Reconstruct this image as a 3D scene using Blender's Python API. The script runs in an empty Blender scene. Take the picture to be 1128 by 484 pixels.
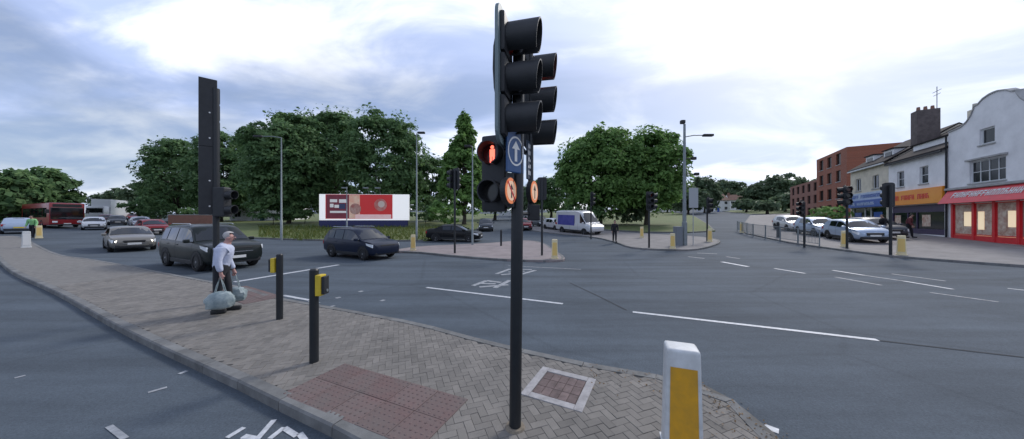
import bpy, bmesh, math, random
import numpy as np
from mathutils import Vector, Matrix
R = math.radians
random.seed(7)
sc = bpy.context.scene
COL = sc.collection

# ---------------------------------------------------------------- camera, sky, sun, exposure
F, CX, CY, H = 325.6, 564.0, 242.0, 2.1          # focal length and centre in photograph pixels, eye height
cam_d = bpy.data.cameras.new('camera')
cam_d.sensor_fit = 'HORIZONTAL'; cam_d.sensor_width = 36.0
cam_d.lens = 36.0 * F / 1128.0
cam_d.clip_start = 0.05; cam_d.clip_end = 5000
cam = bpy.data.objects.new('camera', cam_d); COL.objects.link(cam)
cam.location = (0, 0, H); cam.rotation_euler = (R(90), 0, 0)
sc.camera = cam

SUN_AZ, SUN_EL = R(46), R(40)                    # azimuth clockwise from +Y
sun_dir = Vector((math.sin(SUN_AZ)*math.cos(SUN_EL), math.cos(SUN_AZ)*math.cos(SUN_EL), math.sin(SUN_EL)))
world = bpy.data.worlds.new('World'); sc.world = world; world.use_nodes = True
wt = world.node_tree; wt.nodes.clear()
def wn(t, **kw):
    n = wt.nodes.new(t)
    for k, v in kw.items(): setattr(n, k, v)
    return n
def wl(a, b): wt.links.new(a, b)
def wmath(op, a, b=None, c=None, clamp=False):
    n = wn('ShaderNodeMath', operation=op, use_clamp=clamp)
    for i, v in enumerate((a, b, c)):
        if v is None: continue
        if isinstance(v, (int, float)): n.inputs[i].default_value = v
        else: wl(v, n.inputs[i])
    return n.outputs[0]
def wramp(x, lo, hi):
    n = wn('ShaderNodeMapRange', interpolation_type='SMOOTHSTEP')
    wl(x, n.inputs[0]); n.inputs[1].default_value = lo; n.inputs[2].default_value = hi
    return n.outputs[0]
def wmix(fac, a, b):
    n = wn('ShaderNodeMix', data_type='RGBA')
    wl(fac, n.inputs[0])
    for s, v in ((n.inputs[6], a), (n.inputs[7], b)):
        if isinstance(v, tuple): s.default_value = v
        else: wl(v, s)
    return n.outputs[2]
out = wn('ShaderNodeOutputWorld'); bg = wn('ShaderNodeBackground'); wl(bg.outputs[0], out.inputs[0])
sky = wn('ShaderNodeTexSky', sky_type='NISHITA', sun_disc=False)
sky.sun_elevation = SUN_EL; sky.sun_rotation = SUN_AZ; sky.altitude = 50; sky.air_density = 1.0; sky.dust_density = 1.2; sky.ozone_density = 2.5
bg.inputs[1].default_value = 0.07
tc = wn('ShaderNodeTexCoord'); sep = wn('ShaderNodeSeparateXYZ'); wl(tc.outputs['Generated'], sep.inputs[0])
zz = wmath('ADD', wmath('MAXIMUM', sep.outputs[2], 0.0), 0.24)
comb = wn('ShaderNodeCombineXYZ'); wl(wmath('DIVIDE', sep.outputs[0], zz), comb.inputs[0]); wl(wmath('DIVIDE', sep.outputs[1], zz), comb.inputs[1])
mp = wn('ShaderNodeMapping'); wl(comb.outputs[0], mp.inputs[0])
mp.inputs['Rotation'].default_value = (0, 0, R(-28)); mp.inputs['Scale'].default_value = (0.62, 0.95, 1.0); mp.inputs['Location'].default_value = (3.1, 1.7, 0.0)
def wnoise(scale, detail, rough, vec, dist=0.0):
    n = wn('ShaderNodeTexNoise'); wl(vec, n.inputs['Vector'])
    n.inputs['Scale'].default_value = scale; n.inputs['Detail'].default_value = detail
    n.inputs['Roughness'].default_value = rough; n.inputs['Distortion'].default_value = dist
    return n.outputs['Fac']
n1 = wnoise(0.95, 9, 0.52, mp.outputs[0], 0.7)       # cover
n2 = wnoise(2.3, 8, 0.55, mp.outputs[0], 0.5)        # thick and thin
dt = wn('ShaderNodeVectorMath', operation='DOT_PRODUCT'); wl(tc.outputs['Generated'], dt.inputs[0]); dt.inputs[1].default_value = sun_dir
toward = wmath('MAXIMUM', dt.outputs['Value'], 0.0)
glow = wmath('POWER', toward, 7.0)                   # forward scattering round the veiled sun
cover = wramp(wmath('ADD', n1, wmath('MULTIPLY', glow, 0.06)), 0.40, 0.62)
cover = wmath('MULTIPLY_ADD', cover, 0.62, 0.38)       # a thin high veil everywhere
thick = wramp(n2, 0.40, 0.70)
cloud = wmix(thick, (6.2, 7.6, 11.6, 1), (14.6, 15.0, 16.2, 1))
cloud = wmix(wmath('MULTIPLY', glow, 0.5, clamp=True), cloud, (15.5, 15.2, 15.0, 1))
veil = wmath('POWER', wmath('SUBTRACT', 1.0, wmath('MAXIMUM', sep.outputs[2], 0.0)), 9.0)   # more air to look through near the horizon
cover = wmath('MAXIMUM', cover, wmath('MULTIPLY', veil, 0.95))
wl(wmix(cover, sky.outputs[0], cloud), bg.inputs[0])

sd = bpy.data.lights.new('sun', 'SUN'); sd.energy = 1.5; sd.angle = R(12); sd.color = (1.0, 0.95, 0.90)
so = bpy.data.objects.new('sun', sd); COL.objects.link(so)
so.rotation_euler = (-sun_dir).to_track_quat('-Z', 'Y').to_euler(); so.location = (20, 30, 60)
vs = sc.view_settings
vs.view_transform = 'Standard'; vs.look = 'None'; vs.exposure = 0.45; vs.gamma = 1.0; vs.use_curve_mapping = False

# ---------------------------------------------------------------- terrain: a junction in a shallow hollow, roads climbing away
def G(x, y):
    d = min(math.hypot(x, y), 300.0)
    az = math.degrees(math.atan2(x, y))
    t = min(1, max(0, (az + 55) / 40)); t = t*t*(3-2*t)
    if az > 120 or az < -120: t = 0.5
    s = 0.022 + 0.020*t
    e = (d - 20) / 3.0
    return s * (3.0*math.log1p(math.exp(e)) if e < 30 else (d - 20))
def gp(px, py, up=0.0):                          # a pixel on the ground -> the point of the ground it shows
    dx, dz = (px-CX)/F, (CY-py)/F
    Z = 1.0; step = 0.4
    while Z < 320:
        if H + dz*Z <= G(dx*Z, Z) + up: break
        Z += step
    lo, hi = Z-step, Z
    for _ in range(30):
        m = (lo+hi)/2
        if H + dz*m <= G(dx*m, m) + up: hi = m
        else: lo = m
    return Vector((dx*hi, hi, G(dx*hi, hi) + up))
def atz(px, Z, up=0.0):
    x = (px-CX)/F*Z
    return Vector((x, Z, G(x, Z) + up))

# ---------------------------------------------------------------- helpers
def tag(o, label=None, cat=None, group=None, kind=None):
    if label: o['label'] = label
    if cat: o['category'] = cat
    if group: o['group'] = group
    if kind: o['kind'] = kind
    return o
def empty(name, loc, rz=0.0, label=None, cat=None, group=None):
    o = bpy.data.objects.new(name, None); COL.objects.link(o)
    o.location = loc; o.rotation_euler = (0, 0, rz); o.empty_display_size = 0.2
    return tag(o, label, cat, group)
def mesh_obj(name, me, mats, parent=None, loc=None, smooth=None):
    for m in (mats if isinstance(mats, (list, tuple)) else [mats]):
        me.materials.append(m)
    if smooth is not None:
        me.shade_smooth(); me.set_sharp_from_angle(angle=R(smooth))
    o = bpy.data.objects.new(name, me); COL.objects.link(o)
    if parent: o.parent = parent
    if loc: o.location = loc
    return o
def copy_tree(o, parent=None):
    c = o.copy(); COL.objects.link(c); c.parent = parent
    for ch in o.children: copy_tree(ch, c)
    return c
class MB:
    def __init__(s): s.v = []; s.f = []
    def add(s, vs, fs):
        b = len(s.v); s.v += [tuple(v) for v in vs]; s.f += [tuple(i+b for i in f) for f in fs]; return s
    def box(s, x0, x1, y0, y1, z0, z1):
        return s.add([(x0,y0,z0),(x1,y0,z0),(x1,y1,z0),(x0,y1,z0),(x0,y0,z1),(x1,y0,z1),(x1,y1,z1),(x0,y1,z1)],
                     [(0,3,2,1),(4,5,6,7),(0,1,5,4),(1,2,6,5),(2,3,7,6),(3,0,4,7)])
    def bbox(s, x0, x1, y0, y1, z0, z1, b=0.01):      # bevelled box
        bm = bmesh.new(); bmesh.ops.create_cube(bm, size=1.0)
        for v in bm.verts:
            v.co = ((x0+x1)/2+v.co.x*(x1-x0), (y0+y1)/2+v.co.y*(y1-y0), (z0+z1)/2+v.co.z*(z1-z0))
        bmesh.ops.bevel(bm, geom=bm.edges[:], offset=b, segments=2, affect='EDGES', profile=0.6)
        s.addbm(bm); bm.free(); return s
    def addbm(s, bm):
        bm.verts.index_update()
        return s.add([v.co[:] for v in bm.verts], [[v.index for v in f.verts] for f in bm.faces])
    def cyl(s, p0, p1, r0, r1=None, n=10, caps=True):
        r1 = r0 if r1 is None else r1
        p0, p1 = Vector(p0), Vector(p1); a = (p1-p0).normalized()
        u = a.orthogonal().normalized(); w = a.cross(u)
        vs = []
        for p, r in ((p0, r0), (p1, r1)):
            for i in range(n):
                t = 2*math.pi*i/n; vs.append(p + u*(r*math.cos(t)) + w*(r*math.sin(t)))
        fs = [(i, (i+1) % n, n+(i+1) % n, n+i) for i in range(n)]
        if caps: fs += [tuple(range(n-1, -1, -1)), tuple(range(n, 2*n))]
        return s.add(vs, fs)
    def tube(s, pts, rad, n=8):
        pts = [Vector(p) for p in pts]; rad = rad if isinstance(rad, (list, tuple)) else [rad]*len(pts)
        vs = []; u = None
        for i, p in enumerate(pts):
            a = (pts[min(i+1, len(pts)-1)] - pts[max(i-1, 0)]).normalized()
            u = a.orthogonal().normalized() if u is None else (u - a*u.dot(a)).normalized()
            w = a.cross(u)
            for k in range(n):
                t = 2*math.pi*k/n; vs.append(p + (u*math.cos(t) + w*math.sin(t))*rad[i])
        fs = []
        for i in range(len(pts)-1):
            for k in range(n): fs.append((i*n+k, i*n+(k+1) % n, (i+1)*n+(k+1) % n, (i+1)*n+k))
        fs += [tuple(range(n-1, -1, -1)), tuple(range((len(pts)-1)*n, len(pts)*n))]
        return s.add(vs, fs)
    def prism(s, pts, y0, y1):                        # x-z outline pushed through y
        n = len(pts)
        vs = [(x, y0, z) for x, z in pts] + [(x, y1, z) for x, z in pts]
        return s.add(vs, [tuple(range(n)), tuple(range(2*n-1, n-1, -1))] + [(i, n+i, n+(i+1) % n, (i+1) % n) for i in range(n)])
    def tf(s, M):
        s.v = [tuple(M @ Vector(v)) for v in s.v]; return s
    def mesh(s, name):
        me = bpy.data.meshes.new(name); me.from_pydata(s.v, [], s.f); me.update()
        bm = bmesh.new(); bm.from_mesh(me); bmesh.ops.recalc_face_normals(bm, faces=bm.faces); bm.to_mesh(me); bm.free()
        return me
    def build(s, name, mat, parent=None, loc=None, smooth=None):
        return mesh_obj(name, s.mesh(name), mat, parent, loc, smooth)

# ---------------------------------------------------------------- materials
MATS = {}
def mat(name, col, rough=0.6, metal=0.0, var=0.0, vscale=4.0, bump=0.0, bscale=60.0, emit=0.0, spec=0.5, coat=0.0, col2=None, detail=6, isl=0.0):
    if name in MATS: return MATS[name]
    m = bpy.data.materials.new(name); m.use_nodes = True; MATS[name] = m
    nt = m.node_tree; b = nt.nodes['Principled BSDF']; L = nt.links.new
    b.inputs['Roughness'].default_value = rough; b.inputs['Metallic'].default_value = metal
    b.inputs['Specular IOR Level'].default_value = spec; b.inputs['Coat Weight'].default_value = coat
    b.inputs['Base Color'].default_value = (*col, 1)
    tcn = nt.nodes.new('ShaderNodeNewGeometry')
    src = None
    if var > 0 or col2:
        n = nt.nodes.new('ShaderNodeTexNoise'); L(tcn.outputs['Position'], n.inputs['Vector'])
        n.inputs['Scale'].default_value = vscale; n.inputs['Detail'].default_value = detail; n.inputs['Roughness'].default_value = 0.65
        mr = nt.nodes.new('ShaderNodeMapRange'); L(n.outputs['Fac'], mr.inputs[0]); mr.inputs[1].default_value = 0.3; mr.inputs[2].default_value = 0.7
        mx = nt.nodes.new('ShaderNodeMix'); mx.data_type = 'RGBA'; L(mr.outputs[0], mx.inputs[0])
        c2 = col2 or tuple(min(1, c*(1+var)) for c in col); c1 = col if col2 else tuple(c*(1-var) for c in col)
        mx.inputs[6].default_value = (*c1, 1); mx.inputs[7].default_value = (*c2, 1); src = mx.outputs[2]
    if isl > 0:
        oi = nt.nodes.new('ShaderNodeObjectInfo'); ad = nt.nodes.new('ShaderNodeMath'); ad.operation = 'ADD'
        L(tcn.outputs['Random Per Island'], ad.inputs[0]); L(oi.outputs['Random'], ad.inputs[1])
        fr = nt.nodes.new('ShaderNodeMath'); fr.operation = 'FRACT'; L(ad.outputs[0], fr.inputs[0])
        mr2 = nt.nodes.new('ShaderNodeMapRange'); L(fr.outputs[0], mr2.inputs[0]); mr2.inputs[3].default_value = 1-isl; mr2.inputs[4].default_value = 1+isl
        hs = nt.nodes.new('ShaderNodeHueSaturation'); L(mr2.outputs[0], hs.inputs['Value'])
        if src: L(src, hs.inputs['Color'])
        else: hs.inputs['Color'].default_value = (*col, 1)
        src = hs.outputs[0]
    if src: L(src, b.inputs['Base Color'])
    if bump > 0:
        n2 = nt.nodes.new('ShaderNodeTexNoise'); L(tcn.outputs['Position'], n2.inputs['Vector']); n2.inputs['Scale'].default_value = bscale; n2.inputs['Detail'].default_value = 4
        bp = nt.nodes.new('ShaderNodeBump'); bp.inputs['Strength'].default_value = bump; bp.inputs['Distance'].default_value = 0.02
        L(n2.outputs['Fac'], bp.inputs['Height']); L(bp.outputs[0], b.inputs['Normal'])
    if emit > 0:
        b.inputs['Emission Color'].default_value = (*col, 1); b.inputs['Emission Strength'].default_value = emit
    return m
def asphalt_mat():
    m = bpy.data.materials.new('asphalt'); m.use_nodes = True; nt = m.node_tree; L = nt.links.new
    b = nt.nodes['Principled BSDF']; g = nt.nodes.new('ShaderNodeNewGeometry')
    def noise(scale, detail, vec=None, rough=0.6):
        n = nt.nodes.new('ShaderNodeTexNoise'); L(vec or g.outputs['Position'], n.inputs['Vector'])
        n.inputs['Scale'].default_value = scale; n.inputs['Detail'].default_value = detail; n.inputs['Roughness'].default_value = rough; return n.outputs['Fac']
    def rng(x, a, c, lo, hi):
        r = nt.nodes.new('ShaderNodeMapRange'); L(x, r.inputs[0]); r.inputs[1].default_value = a; r.inputs[2].default_value = c; r.inputs[3].default_value = lo; r.inputs[4].default_value = hi; return r.outputs[0]
    def mul(a, c):
        n = nt.nodes.new('ShaderNodeMath'); n.operation = 'MULTIPLY'; L(a, n.inputs[0]); L(c, n.inputs[1]); return n.outputs[0]
    mpn = nt.nodes.new('ShaderNodeMapping'); L(g.outputs['Position'], mpn.inputs[0]); mpn.inputs['Rotation'].default_value = (0, 0, R(25)); mpn.inputs['Scale'].default_value = (0.12, 1.3, 1)
    v = mul(rng(noise(0.25, 5), 0.3, 0.7, 0.82, 1.14), rng(noise(1.2, 5, mpn.outputs[0]), 0.3, 0.7, 0.76, 1.14))     # patches, tyre-worn streaks
    v = mul(v, rng(noise(40, 3, rough=0.8), 0.25, 0.75, 0.70, 1.3))                                                   # stone
    v = mul(v, rng(noise(6, 6, rough=0.7), 0.3, 0.7, 0.92, 1.08))
    vor = nt.nodes.new('ShaderNodeTexVoronoi'); vor.feature = 'DISTANCE_TO_EDGE'; L(g.outputs['Position'], vor.inputs['Vector']); vor.inputs['Scale'].default_value = 0.16
    v = mul(v, rng(vor.outputs['Distance'], 0.0, 0.012, 0.88, 1.0))                                                   # seams
    hs = nt.nodes.new('ShaderNodeHueSaturation'); L(v, hs.inputs['Value']); hs.inputs['Color'].default_value = (0.082, 0.101, 0.121, 1); L(hs.outputs[0], b.inputs['Base Color'])
    b.inputs['Roughness'].default_value = 0.85; b.inputs['Specular IOR Level'].default_value = 0.2
    bp = nt.nodes.new('ShaderNodeBump'); bp.inputs['Strength'].default_value = 0.35; bp.inputs['Distance'].default_value = 0.01; L(noise(90, 3), bp.inputs['Height']); L(bp.outputs[0], b.inputs['Normal'])
    return m
def leaf_mat(name, c1, c2):
    m = bpy.data.materials.new(name); m.use_nodes = True; nt = m.node_tree; L = nt.links.new; nt.nodes.clear()
    o = nt.nodes.new('ShaderNodeOutputMaterial'); g = nt.nodes.new('ShaderNodeNewGeometry')
    n = nt.nodes.new('ShaderNodeTexNoise'); L(g.outputs['Position'], n.inputs['Vector']); n.inputs['Scale'].default_value = 0.45; n.inputs['Detail'].default_value = 3
    ad = nt.nodes.new('ShaderNodeMath'); ad.operation = 'MULTIPLY_ADD'; L(g.outputs['Random Per Island'], ad.inputs[0]); ad.inputs[1].default_value = 0.6; L(n.outputs['Fac'], ad.inputs[2])
    mr = nt.nodes.new('ShaderNodeMapRange'); L(ad.outputs[0], mr.inputs[0]); mr.inputs[1].default_value = 0.4; mr.inputs[2].default_value = 1.2
    mx = nt.nodes.new('ShaderNodeMix'); mx.data_type = 'RGBA'; L(mr.outputs[0], mx.inputs[0]); mx.inputs[6].default_value = (*c1, 1); mx.inputs[7].default_value = (*c2, 1)
    d = nt.nodes.new('ShaderNodeBsdfPrincipled'); L(mx.outputs[2], d.inputs['Base Color']); d.inputs['Roughness'].default_value = 0.6; d.inputs['Specular IOR Level'].default_value = 0.25
    t = nt.nodes.new('ShaderNodeBsdfTranslucent'); L(mx.outputs[2], t.inputs['Color'])
    ms = nt.nodes.new('ShaderNodeMixShader'); ms.inputs[0].default_value = 0.42; L(d.outputs[0], ms.inputs[1]); L(t.outputs[0], ms.inputs[2]); L(ms.outputs[0], o.inputs[0])
    return m
ASPH = asphalt_mat()
GRASS = mat('grass_turf', (0.075, 0.125, 0.03), 0.9, col2=(0.15, 0.155, 0.06), vscale=0.8, bump=0.6, bscale=25)
EARTH = mat('earth', (0.07, 0.075, 0.05), 0.95, var=0.3, vscale=0.3)
PAVE = mat('far_paving', (0.20, 0.19, 0.185), 0.85, var=0.2, vscale=1.5, bump=0.2, bscale=30)
PINKPAVE = mat('pinkish_paving', (0.24, 0.205, 0.20), 0.85, var=0.2, vscale=1.2)
JOINT = mat('sandy_joint', (0.12, 0.115, 0.105), 0.95, var=0.3, vscale=8)
BLOCK = mat('paving_block_concrete', (0.135, 0.127, 0.115), 0.85, col2=(0.205, 0.19, 0.17), vscale=2.2, isl=0.14, bump=0.25, bscale=120)
KERB = mat('kerb_concrete', (0.15, 0.152, 0.148), 0.85, var=0.35, vscale=3, bump=0.2, bscale=80, isl=0.1)
REDT = mat('red_tactile', (0.15, 0.096, 0.09), 0.88, col2=(0.135, 0.112, 0.104), vscale=3, isl=0.12, bump=0.2, bscale=100)
PAINT = mat('road_paint', (0.62, 0.64, 0.66), 0.6, col2=(0.34, 0.36, 0.38), vscale=14, detail=8)
PAINTW = mat('worn_road_paint', (0.40, 0.42, 0.44), 0.7, col2=(0.16, 0.17, 0.18), vscale=9, detail=8)
BLACK = mat('black_paint', (0.012, 0.015, 0.018), 0.45, var=0.2, vscale=6)
BLACKR = mat('black_plastic', (0.018, 0.02, 0.023), 0.55, var=0.25, vscale=9)
GREYM = mat('galvanised_steel', (0.22, 0.25, 0.26), 0.5, 0.35, var=0.15, vscale=5)
TEAL = mat('board_edge_grey', (0.16, 0.21, 0.22), 0.5, var=0.15)
YEL = mat('yellow_box', (0.62, 0.45, 0.03), 0.5, var=0.12, vscale=9)
AMBER = mat('amber_panel', (0.70, 0.35, 0.015), 0.5, vscale=7, col2=(0.50, 0.27, 0.03), bump=0.05, bscale=30)
WHITEP = mat('white_plastic', (0.66, 0.68, 0.68), 0.5, col2=(0.48, 0.49, 0.48), vscale=7, detail=9)
CREAMP = mat('cream_lit_plastic', (0.70, 0.60, 0.36), 0.5, var=0.1)
GLASS = mat('dark_glass', (0.008, 0.010, 0.012), 0.04, spec=0.85)
TYRE = mat('tyre_rubber', (0.012, 0.012, 0.013), 0.85)
RIM = mat('alloy_rim', (0.33, 0.34, 0.36), 0.35, 0.7)
DARKT = mat('dark_trim', (0.015, 0.016, 0.018), 0.6)
CHROME = mat('chrome_trim', (0.55, 0.56, 0.58), 0.2, 0.9)
HEADL = mat('headlamp', (0.75, 0.78, 0.8), 0.12, spec=0.8)
HEADON = mat('lit_headlamp', (1.0, 0.95, 0.85), 0.3, emit=4.0)
TAILL = mat('tail_lamp', (0.35, 0.01, 0.01), 0.25)
PLATE = mat('plate_white', (0.7, 0.7, 0.68), 0.5)
REDON = mat('lit_red', (1.0, 0.10, 0.04), 0.4, emit=3.0)
REDMAN = mat('lit_red_man', (1.0, 0.16, 0.10), 0.4, emit=1.6)
LENS = mat('dark_lens', (0.02, 0.02, 0.02), 0.15)
LENSRED = mat('dull_red_lens', (0.10, 0.008, 0.006), 0.2)
BARK = mat('bark', (0.06, 0.05, 0.038), 0.9, var=0.35, vscale=5, bump=0.5, bscale=12)
LEAFA = leaf_mat('leaf_dark', (0.065, 0.135, 0.058), (0.20, 0.32, 0.13))
LEAFB = leaf_mat('leaf_mid', (0.095, 0.190, 0.055), (0.24, 0.40, 0.115))
LEAFC = leaf_mat('leaf_far', (0.075, 0.125, 0.07), (0.17, 0.23, 0.13))

# ---------------------------------------------------------------- the setting
def polar_disc(name, radii, nsec, dz, m):
    mb = MB(); mb.v.append((0, 0, G(0, 0)+dz))
    for r in radii:
        for k in range(nsec):
            t = 2*math.pi*k/nsec; x, y = r*math.sin(t), r*math.cos(t); mb.v.append((x, y, G(x, y)+dz))
    for k in range(nsec): mb.f.append((0, 1+(k+1) % nsec, 1+k))
    for i in range(len(radii)-1):
        a, b = 1+i*nsec, 1+(i+1)*nsec
        for k in range(nsec):
            k2 = (k+1) % nsec; mb.f.append((a+k, a+k2, b+k2, b+k))
    o = mb.build(name, m); o.data.shade_smooth(); return tag(o, kind='structure')
polar_disc('ground', [5, 10, 15, 18, 20, 22, 25, 30, 40, 60, 90, 130, 200, 290, 300, 340, 500, 900, 1500], 180, -0.35, EARTH)
polar_disc('road', [2, 5, 8, 11] + [12+0.5*i for i in range(40)] + [33, 36, 40, 46, 54, 64, 80, 100, 130, 170, 220, 270], 240, 0.0, ASPH)

def catmull(pts, n=6, closed=False):
    P = [Vector(p).to_2d() for p in pts]; o = []; L = len(P)
    for i in range(L if closed else L-1):
        p0, p1, p2, p3 = (P[(i-1) % L] if closed or i > 0 else P[0]), P[i], P[(i+1) % L], (P[(i+2) % L] if closed or i+2 < L else P[-1])
        for k in range(n):
            t = k/n; o.append(0.5*((2*p1)+(p2-p0)*t+(2*p0-5*p1+4*p2-p3)*t*t+(3*p1-p0-3*p2+p3)*t**3))
    if not closed: o.append(P[-1])
    return o
def resample(P, step, closed=True):
    P = [p.copy() for p in P] + ([P[0].copy()] if closed else [])
    ls = [0]
    for a, b in zip(P, P[1:]): ls.append(ls[-1]+(b-a).length)
    n = max(3, round(ls[-1]/step)); o = []; j = 0
    for i in range(n if closed else n+1):
        t = ls[-1]*i/n
        while j < len(ls)-2 and ls[j+1] < t: j += 1
        o.append(P[j].lerp(P[j+1], (t-ls[j])/max(1e-9, ls[j+1]-ls[j])))
    return o
def area2(P): return sum(a.x*b.y-b.x*a.y for a, b in zip(P, P[1:]+P[:1]))/2
def inside(P, x, y):
    c = False; j = len(P)-1
    for i in range(len(P)):
        a, b = P[i], P[j]
        if (a.y > y) != (b.y > y) and x < (b.x-a.x)*(y-a.y)/(b.y-a.y)+a.x: c = not c
        j = i
    return c
def normals2(P, closed=True):                     # outward for counter-clockwise outlines
    o = []; n = len(P)
    for i in range(n):
        a, b = P[(i-1) % n], P[(i+1) % n]
        if not closed and i == 0: a = P[0]
        if not closed and i == n-1: b = P[-1]
        t = (b-a).normalized(); o.append(Vector((t.y, -t.x)))
    return o
def patch(name, P, up, m, cell=3.0, skirt=0.5):
    P = [Vector(p).to_2d() for p in P]
    if area2(P) < 0: P.reverse()
    bm = bmesh.new(); f = bm.faces.new([bm.verts.new((p.x, p.y, 0)) for p in P]); bmesh.ops.triangulate(bm, faces=[f])
    xs = [p.x for p in P]; ys = [p.y for p in P]
    for ax, lo, hi in ((0, min(xs), max(xs)), (1, min(ys), max(ys))):
        k = math.ceil(lo/cell)
        while k*cell < hi:
            co = [0, 0, 0]; no = [0, 0, 0]; co[ax] = k*cell; no[ax] = 1
            bmesh.ops.bisect_plane(bm, geom=bm.verts[:]+bm.edges[:]+bm.faces[:], plane_co=co, plane_no=no); k += 1
    for v in bm.verts: v.co.z = G(v.co.x, v.co.y)+up
    if skirt:
        be = [e for e in bm.edges if e.is_boundary]
        r = bmesh.ops.extrude_edge_only(bm, edges=be)
        for v in r['geom']:
            if isinstance(v, bmesh.types.BMVert): v.co.z -= skirt
    bmesh.ops.recalc_face_normals(bm, faces=bm.faces)
    me = bpy.data.meshes.new(name); bm.to_mesh(me); bm.free()
    o = mesh_obj(name, me, m); return tag(o, kind='structure'), P
def kerb_ring(P, up, parent, width=0.14, step=1.0):
    Q = resample(P, step); N = normals2(Q); mb = MB(); n = len(Q)
    for q, nn in zip(Q, N):
        z = G(q.x, q.y)+up
        a, b = q+nn*0.012, q-nn*width
        mb.v += [(a.x, a.y, z-0.4), (a.x, a.y, z-0.01), (a.x-nn.x*0.02, a.y-nn.y*0.02, z+0.006), (b.x, b.y, z+0.006), (b.x, b.y, z-0.05)]
    for i in range(n):
        j = (i+1) % n
        for k in range(4): mb.f.append((i*5+k, j*5+k, j*5+k+1, i*5+k+1))
    return mb.build('kerb', KERB, parent)
def px_poly(pts, up=0.0): return [gp(x, y, up).to_2d() for x, y in pts]

# near island of block paving, running from its tip by the camera to the far left
slip_edge = [(-41.5, 23.6), (-36, 20.6), (-30.7, 17.4), (-20, 11.7), (-12.75, 8.24), (-7.41, 5.56), (-4.84, 4.33), (-3.23, 3.58), (-2.2, 3.07), (-1.68, 2.83), (-0.9, 2.42), (0.1, 1.98), (1.0, 1.72), (1.7, 1.75), (2.2, 2.1), (2.45, 2.7)]
main_edge = [(2.44, 3.37), (2.25, 3.74)] + [tuple(p) for p in px_poly([(700, 412), (600, 392), (520, 373), (460, 357), (380, 342), (303, 328), (271, 318), (217, 308), (180, 301), (140, 293), (100, 286), (60, 279)], 0.08)] + [(-40.5, 24.3)]
ISL = catmull(slip_edge + main_edge, 6, True)
ISL = resample(ISL, 0.5)
UP = 0.11
pavement, ISLP = patch('pavement', ISL, UP-0.012, JOINT, 2.0)
pN = normals2(ISLP)
INNER = [p-n*0.105 for p, n in zip(ISLP, pN)]
# kerb stones one by one
KS = resample(ISLP, 0.92); KN = normals2(KS)
for i in range(len(KS)):
    a, b = KS[i], KS[(i+1) % len(KS)]; na, nb = KN[i], KN[(i+1) % len(KS)]
    t = (b-a).normalized()*0.005; a2, b2 = a+t, b-t
    j = random.uniform(0.003, 0.009); mb = MB(); vs = []
    for q, nn in ((a2, na), (b2, nb)):
        z = G(q.x, q.y)+UP+j
        for off, dz in ((0.012, -0.35), (0.008, -0.018), (-0.012, 0.0), (-0.13, 0.0), (-0.13, -0.3)):
            vs.append((q.x+nn.x*off, q.y+nn.y*off, z+dz))
    mb.add(vs, [(k, k+1, k+6, k+5) for k in range(4)] + [(0, 1, 2, 3, 4), (9, 8, 7, 6, 5)])
    mb.build('kerb_stone', KERB, pavement)
# tactile slabs, access cover: their footprints stay free of blocks
U = Vector((0.913, -0.407)); V = Vector((0.407, 0.913))
def rect_free(o, u, v, a, b):
    return lambda x, y: (0 <= (Vector((x, y))-o).dot(u) <= a) and (0 <= (Vector((x, y))-o).dot(v) <= b)
tact_spots = [(Vector((-2.3, 4.10)) - V*0.82, U, V, 5, 2), (Vector((-8.35, 8.15)), Vector((0.86, -0.51)), Vector((0.51, 0.86)), 6, 2)]
cov_o = Vector((0.106, 3.44)); cov_u = Vector((0.81, -0.586)).normalized(); 
cov_c = Vector((0.57, 3.52)); cu = Vector((0.46, 0.888)); cv = Vector((0.888, -0.46)); cs = 0.36
free = [rect_free(o+u*0.08+v*0.08, u, v, n*0.4-0.16, k*0.4-0.16) for o, u, v, n, k in tact_spots]
free.append(rect_free(cov_c-cu*(cs-0.08)-cv*(cs-0.08), cu, cv, 2*cs-0.16, 2*cs-0.16))
slab = MB(); slab.bbox(0.003, 0.397, 0.003, 0.397, -0.05, 0.0, 0.005)
for i in range(6):
    for k in range(6):
        x, y = 0.033+i*0.0667, 0.033+k*0.0667
        slab.add([(x+r*math.cos(t*math.pi/4), y+r*math.sin(t*math.pi/4), z) for r, z in ((0.017, -0.001), (0.010, 0.0055)) for t in range(8)],
                 [(t, (t+1) % 8, 8+(t+1) % 8, 8+t) for t in range(8)] + [tuple(range(8, 16))])
slab_me = slab.mesh('tactile_slab'); slab_me.materials.append(REDT)
for o, u, v, n, k in tact_spots:
    for i in range(n):
        for j in range(k):
            p = o+u*(0.4*i)+v*(0.4*j)
            s = bpy.data.objects.new('tactile_slab', slab_me); COL.objects.link(s); s.parent = pavement
            s.location = (p.x, p.y, G(p.x, p.y)+UP+random.uniform(0.006, 0.009)); s.rotation_euler = (0, 0, math.atan2(u.y, u.x))
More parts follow.
